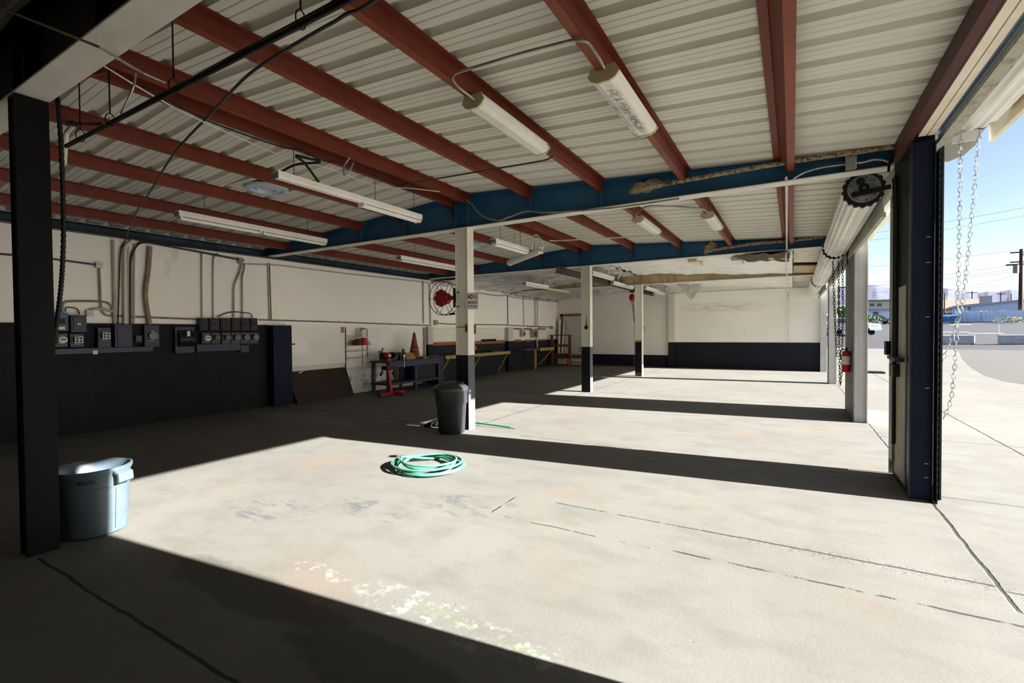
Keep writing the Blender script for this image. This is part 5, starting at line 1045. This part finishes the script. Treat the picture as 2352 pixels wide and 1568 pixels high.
MB().bar(f0+V((0, 0, hf/2)), f1+V((0, 0, hf/2)), .25, hf).build('wall', 'fence blue', t)
for f in (.02, .1, .27, .33, .52, .8): q = f0.lerp(f1, f); MB().box(q.x-.15, q.x+.15, q.y-.32, q.y-.16, q.z, q.z+hf+.1).build('pilaster', 'fence blue', t)
def slab(label, name, cat, pts, mat, back, roofm=None):   # building shell: base line px points at a distance, top heights
    pass
def building(label, x0, x1, yb, yt0, yt1, depth, wall, roofm, win=(), dist=None, over=.4, rise=0):
    a, c = fpos(x0, yb), fpos(x1, yb)
    if dist:
        for q in (a, c): k = dist/math.hypot(q.x, q.y); q.x *= k; q.y *= k; q.z = gz(q.x, q.y)
    u = (c-a); u.z = 0; L = u.length; u.normalize(); n = V((-u.y, u.x, 0)); 
    if n.y < 0: n = -n
    h0, h1 = hgt(a, yt0, x0), hgt(c, yt1, x1); t = thing('building', label, 'building', (a+c)/2)
    MB().prism([a-V((0, 0, .5)), c-V((0, 0, .5)), c+V((0, 0, h1)), a+V((0, 0, h0))], n*depth).build('wall', wall, t)
    MB().prism([a-u*over-n*over+V((0, 0, h0)), c+u*over-n*over+V((0, 0, h1)), c+u*over-n*over+V((0, 0, h1+.35)), a-u*over-n*over+V((0, 0, h0+.35))], n*(depth+2*over)).build('roof', roofm, t)
    if rise: MB().prism([a-u*over-n*over+V((0, 0, h0+.351)), a-u*over+n*(depth+over)+V((0, 0, h0+.351)), a-u*over+n*depth/2+V((0, 0, h0+.35+rise))], u*(L+2*over)).build('pitched_roof', roofm, t)
    for (wx0, wx1, wy0, wy1) in win:
        f = (wx0-x0)/(x1-x0); g = (wx1-x0)/(x1-x0); p, q = a.lerp(c, f), a.lerp(c, g); z0, z1 = hgt(a, wy1, wx0)+a.z, hgt(a, wy0, wx0)+a.z
        w_ = MB().prism([V((p.x, p.y, z0)), V((q.x, q.y, z0)), V((q.x, q.y, z1)), V((p.x, p.y, z1))], n*-.12).build('window', 'far glass', t)
    return t, a, c, n
building('long pale blue warehouse with sloping white roof behind the fence', 2186, 2420, 741, 709, 684, 30, 'warehouse blue', 'roof pale', [(2228, 2232, 700, 712)], dist=125)
for k, (x, nm) in enumerate(((2293, 'first'), (2331, 'second'))):
    pass
t, a, c, n = building('low tan roofed house left of the blue warehouse', 2120, 2245, 741, 714, 712, 14, 'stucco', 'roof tan', [], dist=150, rise=2.4)
q = a.lerp(c, .95)+n*3; zt = hgt(q, 698, 2262)+q.z; t = thing('rooftop_unit', 'grey rooftop cooling unit above the tan roof', 'cooling unit', (q.x, q.y, zt))
q0, q1 = a.lerp(c, 1.04)+n*2, a.lerp(c, 1.26)+n*2; q0.z = q1.z = zt+.9
# stands on a platform that reaches the ground behind the fence
MB().bar(q0, q1, 2.2, 1.7).build('cabinet', 'ac unit', t, bevel=.05); 
for q in (q0.lerp(q1, .1), q0.lerp(q1, .9)): MB().box(q.x-.15, q.x+.15, q.y-.15, q.y+.15, gz(q.x, q.y)-.3, zt+.1).build('leg', 'ac unit', t)
p = fpos(2173, 743.5); p2 = fpos(2198, 743); u = (p2-p).normalized(); t = thing('dumpster', 'blue dumpster at the left end of the far fence', 'dumpster', p); L = (p2-p).length; n = V((-u.y, u.x, 0)); hd = hgt(p, 727, 2180)
p = p-u*3.0
MB().prism([p+V((0, 0, .25)), p2+V((0, 0, .25)), p2+u*.25+V((0, 0, hd)), p-u*.25+V((0, 0, hd))], n*1.8).build('body', 'dumpster blue', t); MB().prism([p+n*.1-u*.2+V((0, 0, hd)), p2+u*.2+n*.1+V((0, 0, hd)), p2+u*.2+n*1.8+V((0, 0, hd+.25)), p-u*.2+n*1.8+V((0, 0, hd+.25))], (0, 0, .1)).build('lid', 'dumpster blue', t)
for f in (.1, .9): q = p.lerp(p2, f); MB().box(q.x-.12, q.x+.12, q.y+.2, q.y+.5, p.z-.05, p.z+.25).build('caster', 'tyre', t)
q = p.lerp(p2, .72)-n*.2; MB().prism([q+V((0, 0, 1.0)), q+u*.4+V((0, 0, 1.0)), q+u*.4+V((0, 0, 1.3)), q+V((0, 0, 1.3))], n*.02).build('sticker', 'label white', t)
def pole(label, x, yb, yt, dist=None, arms=1, r=.16):
    p = fpos(x, yb)
    if dist: k = dist/math.hypot(p.x, p.y); p.x *= k; p.y *= k; p.z = gz(p.x, p.y)
    h = hgt(p, yt, x); t = thing('utility_pole', label, 'utility pole', p, 'utility poles'); MB().tube([p-V((0, 0, .3)), p+V((0, 0, h))], [r, r*.7], 10).build('shaft', 'pole wood', t, True)
    for k in range(arms): MB().box(p.x-1.1, p.x+1.1, p.y-.08, p.y+.08, p.z+h-.5-1.3*k, p.z+h-.34-1.3*k).build('crossarm', 'pole wood', t)
    return t, p, h
t, pp, hp = pole('big dark utility pole at the edge of the picture', 2344, 738, 572, None, 2, .28)
MB().lathe(pp+V((-.6, -.3, hp*.67)), [(.3, 0), (.3, 1.1)], 16).build('transformer', 'ac unit', t, True); MB().box(pp.x-1.5, pp.x+.2, pp.y-.1, pp.y+.1, pp.z+hp*.78, pp.z+hp*.8).build('crossarm', 'pole wood', t)
pole('thin utility pole left of the far fence, behind the dumpster', 2169, 741, 672, 140, 0); pole('utility pole between the tan roof and the warehouse', 2232, 741, 668, 170, 1); pole('utility pole standing behind the warehouse roof, middle', 2298, 741, 671, 190, 1); pole('utility pole behind the warehouse roof, nearest the big pole', 2322, 741, 674, 200, 0); pole('utility pole seen through the second opening', 1927, 745, 655, 110, 1)
ords = ['highest', 'second highest', 'third highest', 'fourth', 'fifth', 'sixth', 'second lowest', 'lowest']
for k, (x0, y0, x1, y1) in enumerate(((1990, 537, 2420, 463), (1990, 553, 2420, 482), (1990, 613, 2420, 561), (1990, 650, 2350, 604), (1990, 656, 2350, 614), (1990, 658, 2348, 621), (2120, 677, 2346, 628), (1990, 672, 2346, 652))):
    D0 = 95+k; a = EYE+ray(x0, y0)*D0; c = EYE+ray(x1, y1)*D0; a = EYE+ray(x0, y0)*(D0*1.15)
    m_ = [a.lerp(c, f)+V((0, 0, -.9*4*f*(1-f)*.4)) for f in [i/12 for i in range(13)]]
    tag(MB().tube(m_, .028, 5).build('power_line', 'wire'), ords[k]+' power line in the sky beyond the chains', 'power line', 'power lines')
for x0, x1, y, nm in ((2258, 2308, 766, 'white painted parking line in front of the sign post'), (2190, 2228, 763, 'faint white parking line behind the chains'), (2205, 2232, 745.5, 'white parking line close to the dumpster'), (1998, 2016, 755, 'white parking line beside the silver pickup')):
    a, c = fpos(x0, y), fpos(x1, y); u = (c-a).normalized(); a = a-u*1.0
    tag(MB().prism([a+V((0, 0, .004)), c+V((0, 0, .004)), c+V((.0, .5, .03)), a+V((0, .5, .03))], (0, 0, .01)).build('parking_line', 'paint white'), nm, 'parking line', 'parking lines')
p = fpos(1999, 856); tag(MB().box(p.x-.5, p.x+.38, p.y-.3, p.y+.3, 0, .05).build('access_hatch', 'black iron', None, bevel=.01), 'dark flat access hatch on the concrete outside the second opening', 'hatch')
# mountains far away, distance haze put into their blue colour
ridge = [(1500, 690), (1700, 680), (1850, 668), (1900, 660), (1960, 655), (2010, 654), (2040, 660), (2090, 668), (2165, 662), (2178, 661), (2192, 668), (2212, 667), (2245, 673), (2270, 669), (2292, 670), (2322, 665), (2352, 669), (2450, 662), (2600, 672), (2800, 690)]
b = MB(); top = []; Dm = 1500
for (x0, y0), (x1, y1) in zip(ridge, ridge[1:]):
    for k in range(12): f = k/12; top.append((x0+(x1-x0)*f, y0+(y1-y0)*f))
def mt(u, v):
    i = u*(len(top)-1); x, y = top[round(i)]; r = ray(x, y); d = V((r.x, r.y, 0)); h = r.z/d.length; d.normalize()
    rr = Dm-v*700; n_ = noise.noise(V((x*.03, v*4, 1)))*.5+noise.noise(V((x*.09, v*9, 4)))*.25
    H = (1.5+h*Dm)*(1-v)**1.2*(1+.10*n_*min(1, v*5)*(1-v))
    return V((d.x*rr, d.y*rr, H))
b.grid(mt, len(top)-1, 14); q = b.build('mountains', 'mountain', None, True); tag(q, 'hazy blue mountain range on the horizon', 'mountains')
# buildings, trees and vehicles seen through the second opening
building('two storey tan building with dark windows through the second opening', 1960, 2075, 745, 693, 691, 18, 'stucco', 'roof tan', [(1999, 2009, 697, 703), (2016, 2026, 697, 703)], dist=130)
building('low pale blue shed with one dark window through the second opening', 1985, 2060, 745, 713, 713, 5, 'fence blue', 'roof pale', [(2006, 2018, 716, 727)], dist=112)
def bush(label, x, y, yt, wd, mat, seed, name='bush', cat='bush'):
    p = fpos(x, y); h = hgt(p, yt, x); t = thing(name, label, cat, p); b = MB(); random.seed(seed)
    for k in range(420):
        a, e = random.random()*2*PI, random.random(); r = wd*(random.random()**.5)*math.sin(PI*min(.95, .25+e*.7)); c = p+V((r*math.cos(a), r*math.sin(a), h*(.15+.85*e))); s_ = .12+.2*random.random()
        d1 = V((random.uniform(-1, 1), random.uniform(-1, 1), random.uniform(-1, 1))).normalized()*s_*h*.35; d2 = d1.cross(V((random.uniform(-1, 1), random.uniform(-1, 1), random.uniform(-1, 1)))).normalized()*s_*h*.3
        b.add([c-d1, c+d2, c+d1, c-d2], [(0, 1, 2, 3)])
    b.build('foliage', mat, t); MB().tube([p, p+V((0, 0, h*.6))], .06).build('stem', 'pole wood', t)
bush('green tree beyond the white van', 1936, 752, 705, 1.6, 'leaf', 1, 'tree', 'tree'); bush('small green bush before the pale blue shed', 1997, 745, 725, 1.8, 'leaf', 2); bush('dry yellow bush at the foot of the big utility pole', 2325, 742, 728, 2.2, 'dry grass', 5)
def vehicle(label, cat, name, p, yaw, prof, L, Wd, mat, glass, wheels, extra):
    t = thing(name, label, cat, p); ca, sa = math.cos(yaw), math.sin(yaw)
    T = lambda x, y, z: p+V((x*ca-y*sa, x*sa+y*ca, z))
    MB().prism([T(x, -Wd/2, z) for x, z in prof], T(0, Wd, 0)-T(0, 0, 0)).build('body', mat, t, bevel=.05)
    for k, g in enumerate(glass):
        if g[0] == 's':
            for s_ in (-1, 1): MB().prism([T(x, s_*(Wd/2+.004), z) for x, z in g[1]], T(0, s_*.012, 0)-T(0, 0, 0)).build('window', 'far glass', t)
        else:
            x0, z0, x1, z1 = g[1]; MB().prism([T(x0, -Wd*.42, z0), T(x0, Wd*.42, z0), T(x1, Wd*.42, z1), T(x1, -Wd*.42, z1)], T(g[2], 0, .01)-T(0, 0, 0)).build('window', 'far glass', t)
    for x, r in wheels:
        for s_ in (-1, 1):
            w_ = MB().lathe(T(x, s_*(Wd/2-.18), r), [(r*.9, 0), (r, .03), (r, .18), (r*.9, .2)], 24, T(0, s_, 0)-T(0, 0, 0)).build('wheel', 'tyre', t, True); MB().lathe(T(x, s_*(Wd/2+.021), r), [(r*.55, 0), (r*.5, .015)], 16, T(0, s_, 0)-T(0, 0, 0)).build('hub_cap', 'galvanised', w_, True)
    for nm, m_, x, y, z, sx, sy, sz in extra:
        q = T(x, y, z); dx, dy, dz = T(sx, 0, 0)-T(0, 0, 0), T(0, sy, 0)-T(0, 0, 0), V((0, 0, sz)); o = q-dx/2-dy/2; MB().prism([o, o+dy, o+dy+dz, o+dz], dx).build(nm, m_, t)
    return t
# x forward; van seen from behind, pickup facing the camera side
p = fpos(1908, 770); p = p+V((-.6, 5.5, 0)); p.z = gz(p.x, p.y)
vehicle('white van seen from behind through the far openings', 'van', 'van', p, math.radians(100), [(-2.7, .45), (2.3, .45), (2.75, .7), (2.7, 1.1), (1.9, 1.25), (1.2, 2.1), (.8, 2.25), (-2.5, 2.25), (-2.72, 2.0)], 5.4, 2.0, 'van white', [('s', [(.2, 1.3), (1.65, 1.3), (1.15, 2.0), (.2, 2.0)]), ('f', (-2.73, 1.35, -2.7, 2.0), -.02)], [(1.75, .36), (-1.7, .36)],
        [('tail_light', 'tail red', -2.74, .92, 1.05, .04, .12, .35), ('tail_light', 'tail red', -2.74, -.92, 1.05, .04, .12, .35), ('bumper', 'car dark', -2.8, 0, .45, .14, 1.9, .22), ('plate', 'label white', -2.88, 0, .7, .02, .5, .15)])
p = fpos(1958, 770); p = p+V((-.2, 1.0, 0)); p.z = gz(p.x, p.y)
vehicle('silver pickup truck peeking out beside the white post', 'pickup', 'pickup_truck', p, math.radians(-40), [(-2.8, .55), (2.6, .55), (2.75, .8), (2.7, 1.15), (1.3, 1.3), (.6, 1.9), (-.7, 1.92), (-.95, 1.3), (-2.8, 1.25)], 5.6, 1.95, 'car silver', [('s', [(-.6, 1.3), (1.05, 1.3), (.5, 1.8), (-.6, 1.82)]), ('f', (1.28, 1.3, .66, 1.85), .03)], [(1.8, .4), (-1.8, .4)],
        [('headlight', 'label white', 2.72, .75, .85, .06, .35, .2), ('headlight', 'label white', 2.72, -.75, .85, .06, .35, .2), ('grille', 'black rubber', 2.74, 0, .8, .05, 1.0, .3), ('bumper', 'car dark', 2.76, 0, .5, .16, 1.9, .22), ('mirror', 'car silver', .95, 1.08, 1.3, .15, .2, .18), ('mirror', 'car silver', .95, -1.08, 1.3, .15, .2, .18)])
p = fpos(2012, 744); vehicle('dark blue car parked before the pale blue shed', 'car', 'car', p, math.radians(10), [(-2.2, .35), (2.2, .35), (2.25, .7), (1.2, .9), (.5, 1.4), (-1.0, 1.4), (-1.7, .95), (-2.25, .85)], 4.5, 1.8, 'car dark', [('s', [(-1.4, .95), (1.0, .95), (.45, 1.33), (-.95, 1.33)])], [(1.4, .32), (-1.4, .32)], [('headlight', 'label white', 2.22, .65, .6, .05, .3, .12), ('headlight', 'label white', 2.22, -.65, .6, .05, .3, .12)])
